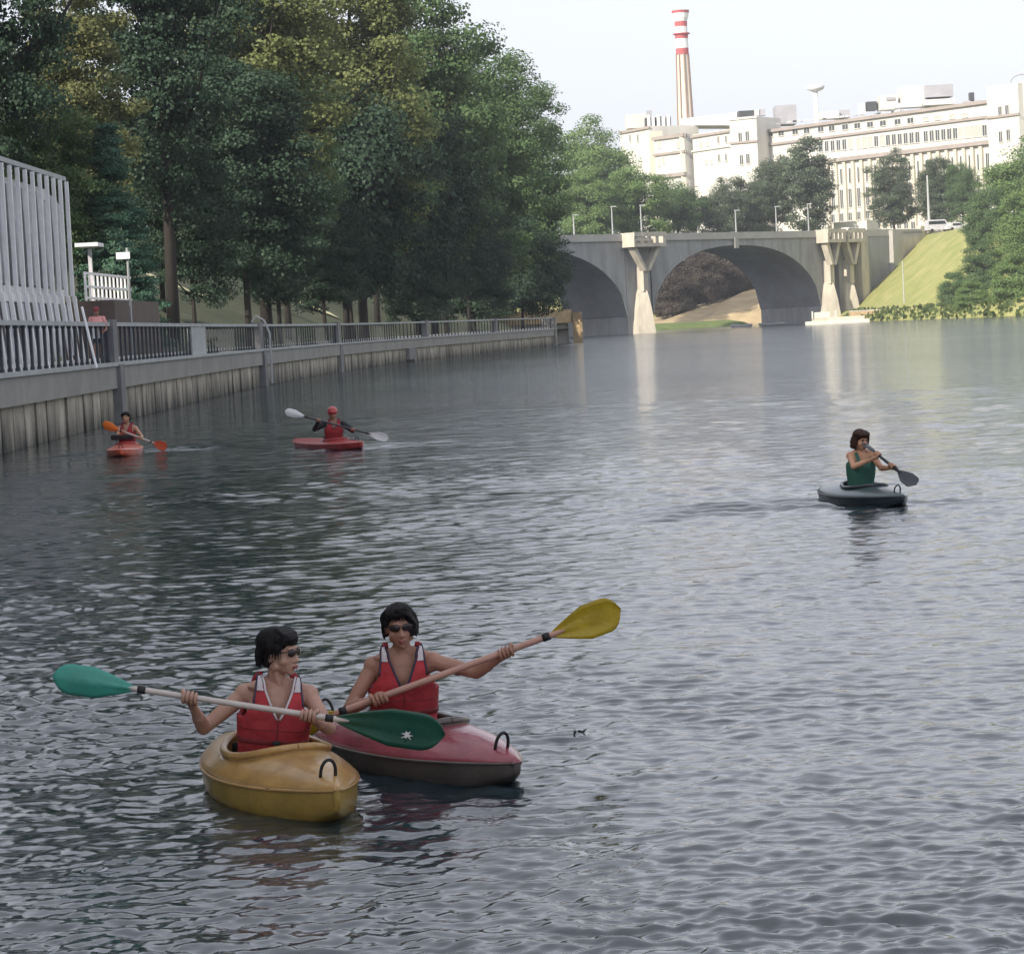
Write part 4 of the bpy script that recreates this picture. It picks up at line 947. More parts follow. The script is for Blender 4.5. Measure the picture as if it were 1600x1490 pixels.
# ================================================================ KAYAKS, PADDLES, PEOPLE
def kayak(bow, stern, W_, deckm, hullm, label, rise=0.05, tip=2.1, cock=(-0.12, 0.40, 0.235), rimm=None, handle=('bow',), seam=True, zg=0.17, crown=0.10, name='kayak', lines=True, seat=None):
    bow = Vector(bow); stern = Vector(stern)
    if seat is not None:
        dd = (bow-stern).normalized(); w_ = Vector((seat[0], seat[1], 0))-stern; al = w_.dot(dd); sh = w_-dd*al; bow += sh; stern += sh; cock = ((al+0.10)/(bow-stern).length-0.5, cock[1], cock[2])
    mid = (bow+stern)/2; d = bow-stern; L = d.length; ang = math.atan2(d.y, d.x)
    o = empty(name, (mid.x, mid.y, 0), label, 'kayak', None, ang)
    def sec(t):
        hw = max(0.018, W_/2*(1-abs(t)**tip)**0.80); g = zg+rise*t*t; k = -0.11+0.17*abs(t)**3.2; c = g+crown*(1-abs(t)**1.9)**0.8+0.012
        return hw, g, k, c
    N = 64; ts = [-math.cos(math.pi*i/N) for i in range(N+1)]
    ts = [0.6*a+0.4*(-1+2*i/N) for i, a in enumerate(ts)]
    hull = [(0, 0), (0.35, 0.02), (0.66, 0.10), (0.88, 0.30), (0.975, 0.62), (1.0, 1.0)]
    mb = MB(); row = None
    prof = [(-a, b) for a, b in hull[::-1]]+hull[1:]; nP = len(prof)
    for t in ts:
        hw, g, k, c = sec(t)
        for a, b in prof: mb.v.append((t*L/2, a*hw, k+(g-k)*b))
    for i in range(N):
        for j in range(nP-1): a = i*nP+j; mb.f.append((a, a+1, a+nP+1, a+nP))
    for e in (0, N): mb.f.append(tuple(e*nP+j for j in (range(nP) if e else range(nP-1, -1, -1))))
    mb.build('hull', hullm, o, True, world=False)
    nD = 29; mb = MB(); x0, rx, ry = cock[0]*L, cock[1], cock[2]
    for t in ts:
        hw, g, k, c = sec(t)
        for j in range(nD):
            u = -1+2*j/(nD-1); mb.v.append((t*L/2, u*hw, g+(c-g)*(1-abs(u)**2.2)**0.9))
    for i in range(N):
        for j in range(nD-1):
            a = i*nD+j; q = [a, a+nD, a+nD+1, a+1]; cx = sum(mb.v[k_][0] for k_ in q)/4; cy = sum(mb.v[k_][1] for k_ in q)/4
            if ((cx-x0)/rx)**2+(cy/ry)**2 > 1.0: mb.f.append(tuple(q[::-1]))
    mb.f.append(tuple(N*nD+j for j in range(nD))); mb.f.append(tuple(j for j in range(nD-1, -1, -1)))
    dk = mb.build('deck', deckm, o, True, world=False)
    sd = dk.modifiers.new('s', 'SOLIDIFY'); sd.thickness = 0.008; sd.offset = -1
    def dz(x, y):
        hw, g, k, c = sec(max(-1, min(1, 2*x/L))); u = min(1, abs(y)/hw); return g+(c-g)*(1-u**2.2)**0.9
    pts = [(x0+rx*math.cos(a), ry*math.sin(a), dz(x0+rx*math.cos(a), ry*math.sin(a))+0.025) for a in np.linspace(0, 2*math.pi, 49)]
    mb = MB(); mb.tube(pts, 0.021, 8, False)
    low = [(x*1.0, y, z-0.04) for x, y, z in pts]; b0 = len(mb.v)
    for (x, y, z) in pts: mb.v += [(x0+(x-x0)*1.03, y*1.03, z), (x0+(x-x0)*1.05, y*1.05, z-0.05), (x0+(x-x0)*0.97, y*0.97, z), (x0+(x-x0)*0.97, y*0.97, z-0.12)]
    for i in range(48): q = b0+4*i; mb.f += [(q, q+4, q+5, q+1), (q+2, q+3, q+7, q+6)]
    mb.build('cockpit_rim', rimm or deckm, o, True, world=False)
    MB().box((x0-0.12, 0, 0.04), (0.34, 0.34, 0.05)).box((x0-0.31, 0, 0.14), (0.04, 0.32, 0.2)).build('seat', M['tyre'], o, world=False, bevel=0.01)
    if seam:
        for sg in (-1, 1):
            MB().tube([(t*L/2, sg*(sec(t)[0]+0.001), sec(t)[1]) for t in ts], 0.009, 6).build('seam', rimm or deckm, o, True, world=False)
    if lines:   # moulded deck lines
        for sg in (-1, 1):
            pts = []
            for q in np.linspace(0, 1, 12):
                x = x0+rx+0.02+(L/2*0.88-x0-rx-0.02)*q; y = sg*(ry*0.8*(1-q)+0.02+0.10*math.sin(q*math.pi)); pts.append((x, y, dz(x, y)+0.002))
            MB().tube(pts, 0.007, 6).build('deck_line', M['deckline'], o, True, world=False)
    for h in handle:
        sg = 1 if h == 'bow' else -1; xh = sg*L/2*0.86; zb = dz(xh, 0)-0.01; w = 0.036
        pts = [(xh+0.03*math.sin(a)*sg, -w*math.cos(a)*(1.0+0.3*math.sin(a)), zb+0.095*math.sin(a)) for a in np.linspace(0, math.pi, 13)]
        MB().tube(pts, 0.0085, 8).build('carry_handle', M['blackrope'], o, True, world=False)
        MB().ball((xh, w, zb), (.018, .018, .012)).ball((xh, -w, zb), (.018, .018, .012)).build('handle_fitting', M['blackrope'], o, True, world=False)
    return o
def KD(k): return (math.cos(k.rotation_euler.z), math.sin(k.rotation_euler.z), 0)
def gloss(name, c, var=0.24, rough=0.34, **k): return mat(name, c, rough, var, 5.0, 0.15, 30, coat=0.35, **k)
M['blackrope'] = mat('black_cord', (0.012, 0.012, 0.014), 0.6); M['deckline'] = mat('deck_line_dark', (0.16, 0.09, 0.04), 0.5)
M['k_yellow'] = gloss('mustard_plastic', (0.36, 0.24, 0.055)); M['k_tan'] = gloss('orange_tan_plastic', (0.40, 0.235, 0.075))
M['k_pink'] = gloss('faded_red_plastic', (0.29, 0.065, 0.085), rough=0.22); M['k_grey'] = gloss('brown_grey_plastic', (0.10, 0.085, 0.078))
M['k_dark'] = gloss('blue_grey_plastic', (0.055, 0.095, 0.10), rough=0.3); M['k_darkhull'] = gloss('dark_plastic', (0.02, 0.028, 0.036))
M['k_red'] = gloss('red_plastic', (0.42, 0.045, 0.045)); M['k_orange'] = gloss('orange_plastic', (0.60, 0.10, 0.04))
k1 = kayak(onz(552, 1285), (-1.56, 14.45, 0), 0.68, M['k_tan'], M['k_yellow'], 'mustard yellow kayak in the foreground carrying the paddler with the green bladed paddle', cock=(-0.0, 0.38, 0.25), rimm=M['k_tan'], zg=0.125, crown=0.14, rise=0.035, tip=1.9, seat=at(424, 1196, 13.6))
k2 = kayak(onz(830, 1226), (-1.12, 15.2, 0), 0.66, M['k_pink'], M['k_grey'], 'faded red kayak with brown grey hull in the foreground behind the yellow kayak', cock=(-0.03, 0.38, 0.235), handle=('bow', 'stern'), rimm=M['k_grey'], lines=False, zg=0.105, crown=0.15, rise=0.015, seat=at(633, 1140, 14.3))
k3 = kayak(onz(1436, 790), onz(1309, 775), 0.72, M['k_dark'], M['k_darkhull'], 'dark blue grey kayak alone on the right side of the river', cock=(-0.05, 0.38, 0.24), rimm=M['k_darkhull'], zg=0.09, crown=0.11, rise=0.03, seat=at(1345, 758, 31.95))
k4 = kayak(onz(578, 702), onz(474, 696.5), 0.72, M['k_red'], M['k_red'], 'red kayak in mid river left of centre under the paddler with the red helmet', cock=(-0.02, 0.38, 0.24), rimm=M['k_red'], lines=False, zg=0.10, crown=0.08, rise=0.05, tip=3.0, seat=at(522, 692, 55.0))
k5 = kayak(onz(193, 714), onz(206, 703.5), 0.75, M['k_orange'], M['k_orange'], 'orange red kayak close to the quay wall seen from its bow', cock=(-0.02, 0.38, 0.24), rimm=M['k_red'], lines=False, zg=0.10, crown=0.08, rise=0.05, tip=3.0, seat=at(199, 697, 59.0))

def blade(parent, a, d, wd, L, Wd, m, name='blade', asym=0.04):
    """a: where the shaft enters, d: outward direction, wd: width direction"""
    a = Vector(a); d = Vector(d).normalized(); wd = Vector(wd); wd = (wd-d*wd.dot(d)).normalized(); nn = d.cross(wd)
    mb = MB(); N = 22; K = 9
    for side in (1, -1):
        for i in range(N+1):
            q = i/N; up = Wd/2*(0.13+0.87*min(1, q*2.0)**0.85)*(1-max(0, (q-0.72)/0.28)**3.2*0.93); 
            for j in range(K):
                u = -1+2*j/(K-1); sk = asym*Wd*(u*0.4)*q
                rib = 0.011*math.exp(-(u/0.16)**2)*(1-q)**0.7+0.0025; cup = -0.018*(1-u*u)*math.sin(q*math.pi*.9)
                mb.v.append(tuple(a+d*(q*L+sk)+wd*(u*up)+nn*(side*rib+cup)))
    n1 = (N+1)*K
    for i in range(N):
        for j in range(K-1):
            q = i*K+j; mb.f.append((q, q+1, q+K+1, q+K)); mb.f.append((n1+q, n1+q+K, n1+q+K+1, n1+q+1))
        q = i*K; mb.f.append((q, q+K, n1+q+K, n1+q)); q += K-1; mb.f.append((q, n1+q, n1+q+K, q+K))
    q = N*K; 
    for j in range(K-1): mb.f.append((q+j, q+j+1, n1+q+j+1, n1+q+j)); mb.f.append((j, n1+j, n1+j+1, j+1))
    return mb.build(name, m, parent, True)
def paddle(A, B_, mA, mB, ms, label, LA=0.44, LB=0.44, WA=0.17, WB=0.17, wA=(0, 0, 1), wB=(0, 0, 1), r=0.0155, mm=None):
    A = Vector(A); B_ = Vector(B_); c = (A+B_)/2; d = (B_-A).normalized()
    o = empty('paddle', c, label, 'paddle'); o.location = c
    MB().tube([A-d*0.07, A, B_, B_+d*0.07], [r*.35, r, r, r*.35], 12).build('shaft', ms, o, True)
    bA = blade(o, A, -d, wA, LA, WA, mA); bB = blade(o, B_, d, wB, LB, WB, mB)
    for P_, sg in ((A, 1), (B_, -1)): MB().tube([P_+d*sg*0.01, P_+d*sg*0.05], r+0.004, 12).build('ferrule', M['blackrope'], o, True)
    return o, bA, bB
M['shaft_white'] = mat('pale_shaft', (0.52, 0.46, 0.42), 0.35, 0.08, 6); M['shaft_pink'] = mat('worn_pink_shaft', (0.48, 0.27, 0.21), 0.45, 0.15, 6)
M['teal'] = mat('teal_blade', (0.05, 0.30, 0.235), 0.45, 0.12, 6, bump=.2); M['dgreen'] = mat('dark_green_blade', (0.012, 0.085, 0.055), 0.4, 0.15, 6, bump=.2)
M['yel'] = mat('yellow_blade', (0.42, 0.30, 0.012), 0.45, 0.15, 8, bump=.3); M['orangeb'] = mat('orange_blade', (0.85, 0.22, 0.03), 0.5); M['redb'] = mat('red_blade', (0.6, 0.1, 0.04), 0.5)
D1 = 13.30
p1, b1, b2 = paddle(at(212, 1076, D1), at(524, 1123, D1-0.03), M['teal'], M['dgreen'], M['shaft_white'], 'pale paddle with a teal left blade and a dark green right blade', 0.42, 0.55, 0.155, 0.20, (0.05, 0, 1), (0.05, -.25, 1))
D2 = 14.0
p2, b3, b4 = paddle(at(528, 1113, D2+.05), at(862, 991.5, D2), M['yel'], M['yel'], M['shaft_pink'], 'paddle with a worn pink shaft and an olive yellow blade raised toward the upper right', 0.36, 0.385, 0.16, 0.185, (0.25, -.5, 1), (-0.25, 0, 1), 0.0175)
# emblem on the green blade
c = at(636, 1148, D1-0.075); X_ = Vector((1, 0, -0.10)).normalized(); Z_ = Vector((0.1, -0.25, 1)).normalized(); Y_ = X_.cross(Z_)
if Y_.y > 0: Y_ = -Y_
rr = random.Random(3)
for (nm, sc, m, off) in (('emblem_ground', 1.35, M['blackrope'], 0.0), ('emblem', 1.0, M['white'], 0.004)):
    pts = []
    for i in range(14):
        a = 2*math.pi*i/14; q = (0.028 if i % 2 == 0 else 0.013)*sc*(rr.uniform(.45, 1.25)); pts.append(c+X_*(q*1.1*math.cos(a))+Z_*(q*math.sin(a))+Y_*off)
    MB().ext(pts, Y_*0.003).build(nm, m, p1)
D3 = 31.3
paddle(at(1370, 709, D3+.30), at(1403, 735, D3), M['k_darkhull'], M['k_darkhull'], M['k_darkhull'], 'dark paddle held low by the paddler in the green top', 0.26, 0.34, 0.15, 0.18, (0.15, 1, 0.2), (1, 0, 0.3), 0.018)
paddle(at(477, 651, 54.5), at(575, 677, 54.3), M['white'], M['white'], M['dark_metal'], 'paddle with two white blades held by the paddler in the red kayak', 0.44, 0.44, 0.17, 0.17, r=0.02)
paddle(at(187, 672, 58.4), at(238, 691, 58.2), M['orangeb'], M['redb'], M['shaft_white'], 'paddle with orange blades held by the paddler near the quay wall', 0.42, 0.36, 0.20, 0.20, (0, -.2, 1), (.2, 0, 1), r=0.02)

# ---- bodies
def remesh(mb, voxel, smooth=4, fac=0.5):
    me = mb.mesh('tmp'); o = bpy.data.objects.new('tmp', me); COL.objects.link(o)
    md = o.modifiers.new('r', 'REMESH'); md.mode = 'VOXEL'; md.voxel_size = voxel; md.use_smooth_shade = True
    if smooth: s_ = o.modifiers.new('s', 'SMOOTH'); s_.iterations = smooth; s_.factor = fac
    bpy.context.view_layer.update(); dg = bpy.context.evaluated_depsgraph_get()
    out = bpy.data.meshes.new_from_object(o.evaluated_get(dg)); bpy.data.objects.remove(o); bpy.data.meshes.remove(me)
    return out
def join_into(me, mb):
    b = bmesh.new(); b.from_mesh(me); t = mb.mesh('t', True); b.from_mesh(t); b.to_mesh(me); b.free(); bpy.data.meshes.remove(t)
    me.polygons.foreach_set('use_smooth', [True]*len(me.polygons)); me.update()
def hframe(f, u):
    f = Vector(f).normalized(); u = Vector(u); u = (u-f*u.dot(f)).normalized(); r_ = f.cross(u); return r_, f, u
def head_shape(mb, c, f, u, s=1.0):
    r_, f, u = hframe(f, u); c = Vector(c)
    P = lambda x, y, z: c+(r_*x+f*y+u*z)*s
    E = lambda p, rad, n=16: mb.ball(P(*p), [q*s for q in rad], (r_, f, u), n, 11)
    E((0, -0.012, 0.032), (0.073, 0.092, 0.083), 20); E((0, 0.022, -0.022), (0.061, 0.070, 0.080), 18)
    E((0, 0.045, -0.068), (0.040, 0.038, 0.036)); E((0, 0.066, -0.094), (0.020, 0.018, 0.016))
    for sg in (-1, 1):
        E((sg*0.043, 0.050, -0.030), (0.024, 0.024, 0.024)); E((sg*0.052, 0.0, -0.062), (0.014, 0.030, 0.022))
        E((sg*0.074, -0.012, -0.010), (0.009, 0.020, 0.033)); E((sg*0.079, -0.020, -0.004), (0.007, 0.014, 0.024))
        E((sg*0.026, 0.080, 0.030), (0.020, 0.010, 0.009)); E((sg*0.012, 0.093, -0.036), (0.009, 0.010, 0.008))
    mb.cap(P(0, 0.084, 0.012), P(0, 0.106, -0.030), 0.009*s, 0.012*s, 10)
    E((0, 0.088, -0.058), (0.022, 0.012, 0.006)); E((0, 0.086, -0.068), (0.019, 0.012, 0.007))
    return P
def hand(mb, fb, S_, elbow, w, s=1.0, thumb=1):
    """fist closed round the shaft at S_, shaft direction w"""
    S_ = Vector(S_); w = Vector(w).normalized(); e = Vector(elbow)-S_; e1 = (e-w*e.dot(w)).normalized(); e2 = w.cross(e1)
    if e2.y > 0: e2 = -e2
    ed = e.normalized()
    wrist = S_+e1*0.030*s+ed*0.060*s
    mb.ball(S_+e1*0.034*s+e2*(-0.004), (0.042*s, 0.019*s, 0.030*s), (w, e1, e2), 14, 9)
    mb.cap(S_+e1*0.034*s, wrist, 0.027*s, 0.024*s)
    for k in range(4):
        o = S_+w*((k-1.5)*0.0205*s*thumb); rr_ = 0.0265*s; pts = []
        L_a = (235, 250, 245, 215)[k]
        for a in np.linspace(5, L_a, 9):
            a = R(a); pts.append(o+e1*rr_*1.15*math.cos(a)+e2*rr_*math.sin(a)*1.05)
        pts[0] += e1*0.004
        fb.tube(pts, [0.0098*s]*5+[0.0092*s, 0.0088*s, 0.0082*s, 0.005*s], 8)
    o = S_-w*(0.046*s*thumb); pts = [o+w*0.012*thumb+e1*0.034*s]
    for a in np.linspace(-40, -165, 6):
        a = R(a); pts.append(o+w*0.006*thumb+e1*0.028*s*math.cos(a)+e2*0.028*s*math.sin(a))
    fb.tube(pts, [0.013*s, 0.0125*s, 0.012*s, 0.0115*s, 0.011*s, 0.010*s, 0.006*s], 8)
    return wrist
def surf(TF, t, ang, prof, out=0.0):
    O, X_, Fw, Uw, H = TF; a = np.interp(t, prof[0], prof[1])+out; b = np.interp(t, prof[0], prof[2])+out
    c, s_ = math.cos(ang), math.sin(ang); x = a*math.copysign(abs(c)**0.8, c); y = b*math.copysign(abs(s_)**0.85, s_)
    return O+X_*x+Fw*y+Uw*(t*H+out*(1 if t > .9 else 0)), x, y
VP = ([0, .2, .42, .62, .78, .9, .97, 1.0, 1.02], [.150, .150, .162, .168, .160, .148, .140, .134, .130], [.120, .125, .150, .150, .125, .090, .055, .025, .002])
def sheet(TF, name, m, parent, keep, t0=0, t1=1.02, nt_=54, na=120, out=0.012, th=0.02, prof=VP):
    mb = MB()
    xs = []
    for i in range(nt_+1):
        t = t0+(t1-t0)*i/nt_
        for j in range(na):
            p, x, y = surf(TF, t, 2*math.pi*j/na, prof, out); mb.v.append(tuple(p)); xs.append((t, x, y, np.interp(t, prof[0], prof[1])))
    for i in range(nt_):
        for j in range(na):
            q = (i*na+j, i*na+(j+1) % na, (i+1)*na+(j+1) % na, (i+1)*na+j)
            t, x, y, a = [sum(xs[k][c] for k in q)/4 for c in range(4)]
            if keep(t, x, y, a): mb.f.append(q)
    used = sorted({i for f in mb.f for i in f}); mp = {o: n for n, o in enumerate(used)}
    mb.v = [mb.v[i] for i in used]; mb.f = [tuple(mp[i] for i in f) for f in mb.f]
    o = mb.build(name, m, parent, True)
    s1 = o.modifiers.new('sm', 'SMOOTH'); s1.iterations = 3
    s_ = o.modifiers.new('s', 'SOLIDIFY'); s_.thickness = th; s_.offset = 0
    return o
def vneck(t): return 0.078*max(0, (t-0.56)/0.40)**0.85
def keep_vest(t, x, y, a):
    if t > 0.56 and abs(x) > a*(0.97-0.20*min(1, (t-0.56)/0.14)): return False
    if y > 0 and t > 0.56 and abs(x) < vneck(t): return False
    if y <= 0 and t > 0.90 and abs(x) < 0.07: return False
    return True
def person(root, hip, neck, shA, shB, elA, elB, hA, hB, wA, head, face, up, skin, fwd, s=1.0, voxel=0.0065, thumbs=(1, 1), shaftless=False, legs=True, hm=None, bust=0.065, straight=False, legdir=None):
    hip, neck, shA, shB, elA, elB, hA, hB, head = [Vector(q) for q in (hip, neck, shA, shB, elA, elB, hA, hB, head)]
    mb = MB(); fb = MB(); Fw = Vector(fwd).normalized(); Uw = (neck-hip).normalized(); X_ = (shB-shA); X_ = (X_-Uw*X_.dot(Uw)); X_ = (X_-Fw*X_.dot(Fw)).normalized(); fr = (X_, Fw, Uw)
    H = (neck-hip).length; P = lambda t, f_=0, x=0: hip+Uw*(H*t)+Fw*f_*s+X_*x*s
    for t, rx, ry, rz in ((0, .165, .115, .11), (.22, .140, .100, .10), (.45, .135, .095, .11), (.68, .145, .105, .12), (.84, .140, .085, .08)):
        mb.ball(P(t), (rx*s, ry*s, rz*s), fr, 20, 12)
    for sg in (-1, 1): mb.ball(P(.63, .065, sg*.065), (bust*s, .055*s, .06*s), fr, 14, 10)
    mb.cap(shA, shB, .05*s, .05*s)
    for sh in (shA, shB): mb.cap(neck+Uw*.03*s, sh, .038*s, .050*s); mb.cap(P(.74), sh, .07*s, .055*s); mb.ball(sh, (.055*s, .055*s, .055*s), fr)
    hr, hf, hu = hframe(face, up)
    mb.cap(neck-Uw*.03*s-Fw*.01, head-hu*.055*s-hf*.015*s, .054*s, .047*s)
    for sg in (-1, 1): mb.cap(neck+Fw*.045*s+X_*sg*.02*s-Uw*.02*s, head-hu*.05*s-hf*.01*s+hr*sg*.045*s, .014*s, .014*s)
    for sg in (-1, 1): mb.cap(neck+Fw*.05*s+X_*sg*.02*s-Uw*.03*s, neck+Fw*.03*s+X_*sg*.14*s-Uw*.01*s, .016*s, .013*s)
    for sh, el, ha, w, th in ((shA, elA, hA, wA, thumbs[0]), (shB, elB, hB, wA, thumbs[1])):
        wr = hand(mb, fb, ha, el, w, s, th) if not shaftless else ha
        mb.cap(sh, el, .049*s, .037*s); mb.cap(sh.lerp(el, .25), sh.lerp(el, .6), .047*s, .043*s)
        mb.cap(el, wr, .037*s, .024*s); mb.cap(el.lerp(wr, .15), el.lerp(wr, .5), .040*s, .035*s)
        if shaftless: mb.ball(wr+(wr-el).normalized()*.06*s, (.03*s, .02*s, .05*s)); 
    if legs:
        for sg in (-1, 1):
            if straight:
                mb.cap(hip+X_*sg*.085*s, hip+X_*sg*.09*s-Uw*.42*s, .085*s, .058*s); mb.cap(hip+X_*sg*.09*s-Uw*.42*s, hip+X_*sg*.10*s-Uw*.80*s, .056*s, .04*s)
                mb.cap(hip+X_*sg*.10*s-Uw*.84*s, hip+X_*sg*.10*s-Uw*.85*s+Fw*.14*s, .04*s, .03*s)
            else:
                ld = Vector(legdir).normalized(); lx = Vector((ld.y, -ld.x, 0)); h0 = Vector((hip.x, hip.y, .13)); kn = h0+lx*sg*.095+ld*.40; mb.cap(h0+lx*sg*.08, kn, .068*s, .050*s); mb.cap(kn, h0+lx*sg*.05+ld*.60-Vector((0, 0, .05)), .045*s, .038*s)
    head_shape(mb, head, face, up, s)
    me = remesh(mb, voxel, 4); join_into(me, fb)
    o = link('body', me, root, skin)
    mw = Matrix.Translation(root.location) @ Matrix.Rotation(root.rotation_euler.z, 4, 'Z'); me.transform(mw.inverted())
    return (X_, Fw, Uw)
def hair(root, head, face, up, m, s=1.0, seed=1, style='short', voxel=0.005):
    r_, f, u = hframe(face, up); c = Vector(head); rr = random.Random(seed); mb = MB()
    P = lambda x, y, z: c+(r_*x+f*y+u*z)*s
    E = lambda p, rad: mb.ball(P(*p), [q*s for q in rad], (r_, f, u), 18, 12)
    E((0, -0.022, 0.050), (0.084, 0.096, 0.076)); E((0, -0.045, 0.010), (0.082, 0.070, 0.085)); E((0, -0.062, -0.035), (0.060, 0.040, 0.045))
    E((0, 0.030, 0.080), (0.060, 0.045, 0.034))
    if style == 'fringe': E((0, -0.058, -0.015), (0.080, 0.050, 0.060)); E((0, -0.028, 0.055), (0.094, 0.104, 0.082))
    if style == 'bob':
        for sg in (-1, 1): E((sg*0.078, -0.015, -0.025), (0.022, 0.055, 0.070))
        E((0, -0.06, -0.06), (0.075, 0.045, 0.06))
    for i in range(95):     # locks
        th = rr.uniform(0, 2*math.pi); front = math.sin(th)
        st = Vector((rr.uniform(-.02, .02), -0.01+rr.uniform(-.02, .02), 0.128)); lo = -0.075 if front < -0.2 else (0.050 if front > 0.55 else 0.0)
        if style == 'bob': lo = -0.10 if front < 0.35 else 0.05
        if style == 'sweep' and math.cos(th) < -0.3 and front > -0.3: lo = -0.055
        en_r = 1.0+rr.uniform(0, .15); pts = []
        for q in np.linspace(0, 1, 7):
            z = 0.112+(lo-0.112)*q+rr.uniform(-.003, .003); k = math.sin(min(1, q*1.5)*math.pi/2)*en_r
            tw = th+0.25*q*(1 if i % 2 else -1)
            yy = 0.095*math.sin(tw)*k-0.018; pts.append(P(0.083*math.cos(tw)*k, yy if yy < 0.07 or q < .7 else yy-.004, z*(1 if q > .1 else 1.0)+0.006))
        mb.tube(pts, [q_*s for q_ in (0.010, 0.011, 0.012, 0.011, 0.010, 0.007, 0.003)], 6)
    if style == 'sweep':
        for k in range(14): mb.tube([P(0.02-k*.004, 0.075, 0.105), P(-0.04-k*.002, 0.092-k*.004, 0.075), P(-0.074-k*.001, 0.06-k*.006, 0.02), P(-0.080, 0.035-k*.005, -0.05+rr.uniform(-.02, .01))], [q_*s for q_ in (.012, .012, .011, .004)], 6)
    if style == 'fringe':
        for k in range(20): x = -0.065+k*.0069; mb.tube([P(x*.5, 0.0, 0.126), P(x*.85, 0.062, 0.100), P(x*1.05, 0.090-abs(x)*.45, 0.050+rr.uniform(-.006, .01))], [q_*s for q_ in (.012, .012, .006)], 6)
    me = remesh(mb, voxel, 1, 0.4)
    fb = MB()    # loose strands over the mass
    for i in range(170 if voxel < .009 else 0):
        th = rr.uniform(0, 2*math.pi); fr_ = math.sin(th); lo = (-0.095 if style == 'bob' else -0.055) if fr_ < -0.2 else (0.045 if fr_ > 0.5 else -0.02); pts = []
        a0 = rr.uniform(.2, .6); w = rr.uniform(-.35, .35); e_ = rr.uniform(1.04, 1.14)
        for q in np.linspace(a0, 1, 6):
            k = math.sin(min(1, q*1.45)*math.pi/2)*e_; tw = th+w*q; pts.append(P(0.086*math.cos(tw)*k, 0.097*math.sin(tw)*k-.018, 0.134+(lo-0.134)*q))
        fb.tube(pts, [.0022*s]*4+[.0016*s, .0006*s], 4)
    join_into(me, fb)
    o = link('hair', me, root, m); mw = Matrix.Translation(root.location) @ Matrix.Rotation(root.rotation_euler.z, 4, 'Z'); me.transform(mw.inverted())
    return o
def sunglasses(root, head, face, up, s=1.0):
    r_, f, u = hframe(face, up); c = Vector(head); P = lambda x, y, z: c+(r_*x+f*y+u*z)*s
    mb = MB()
    for sg in (-1, 1):
        ff = (f+r_*sg*0.28).normalized(); rx = ff.cross(u).normalized(); mb.ball(P(sg*0.033, 0.094, 0.012), (0.029*s, 0.006*s, 0.021*s), (rx, ff, u), 16, 10)
    o = mb.build('sunglasses', M['lens'], root, True)
    mb = MB(); mb.tube([P(-.012, .100, .018), P(0, .104, .021), P(.012, .100, .018)], .003*s, 6)
    for sg in (-1, 1): mb.tube([P(sg*.060, .084, .018), P(sg*.077, .04, .018), P(sg*.082, -.012, .012)], .0032*s, 6)
    mb.build('frame', M['blackrope'], None, True)
    fr = COL.objects[-1]; fr.parent = root; mw = Matrix.Translation(root.location) @ Matrix.Rotation(root.rotation_euler.z, 4, 'Z'); fr.data.transform(mw.inverted()); fr.name = 'glasses_frame'
def lips(root, head, face, up, s=1.0, smile=False):
    r_, f, u = hframe(face, up); c = Vector(head); P = lambda x, y, z: c+(r_*x+f*y+u*z)*s
    MB().tube([P(-.022, .090, -.060), P(-.010, .100, -.058), P(0, .101, -.060), P(.010, .100, -.058), P(.022, .090, -.060)], [.002*s, .005*s, .0055*s, .005*s, .002*s], 8).tube([P(-.018, .090, -.066), P(0, .099, -.069), P(.018, .090, -.066)], [.002*s, .006*s, .002*s], 8).build('lips', M['lip'], root, True)
def eyes(root, head, face, up, s=1.0):
    r_, f, u = hframe(face, up); c = Vector(head); P = lambda x, y, z: c+(r_*x+f*y+u*z)*s
    for sg in (-1, 1):
        e = MB().ball(P(sg*.030, .083, .012), (.014*s, .006*s, .008*s), (r_, f, u), 10, 8).build('eye', M['dark_metal'], root, True)
        MB().tube([P(sg*.014, .094, .030), P(sg*.032, .094, .035), P(sg*.050, .080, .029)], [.002*s, .004*s, .002*s], 6).build('eyebrow', M['hair_black'], root, True)
M['lens'] = mat('dark_lens', (0.015, 0.008, 0.008), 0.08); M['lip'] = mat('lips', (0.33, 0.11, 0.10), 0.45)
def skinmat(name, c):
    m = mat(name, c, 0.5, 0.10, 9, 0.25, 120); b = m.node_tree.nodes['Principled BSDF']
    b.inputs['Subsurface Weight'].default_value = 0.15; b.inputs['Subsurface Radius'].default_value = (0.6, 0.25, 0.12); b.inputs['Subsurface Scale'].default_value = 0.02
    return m
M['skin'] = skinmat('light_skin', (0.46, 0.27, 0.20)); M['skin2'] = skinmat('tanned_skin', (0.38, 0.20, 0.14)); M['skin3'] = skinmat('warm_skin', (0.50, 0.28, 0.18))
M['hair_black'] = mat('black_hair', (0.006, 0.005, 0.006), 0.6, 0.3, 30, 0.5, 90, spec=0.2); M['hair_brown'] = mat('brown_hair', (0.040, 0.016, 0.010), 0.6, 0.3, 30, 0.5, 60, spec=0.25)
M['vest_red'] = mat('red_vest_cloth', (0.36, 0.026, 0.034), 0.8, 0.28, 5, 0.9, 11); M['vest_dark'] = mat('dark_red_webbing', (0.16, 0.015, 0.02), 0.7)
M['patch'] = mat('pale_reflective_patch', (0.55, 0.50, 0.52), 0.45, 0.08, 10); M['navy'] = mat('navy_piping', (0.02, 0.02, 0.05), 0.6)
M['shorts'] = mat('dark_shorts', (0.03, 0.03, 0.04), 0.8); M['sleeve'] = mat('black_sleeve', (0.014, 0.016, 0.02), 0.75)
M['teal_top'] = mat('green_top', (0.02, 0.10, 0.075), 0.75, 0.12, 6, 0.3, 20); M['pink_top'] = mat('salmon_shirt', (0.78, 0.36, 0.34), 0.8, 0.1, 4)
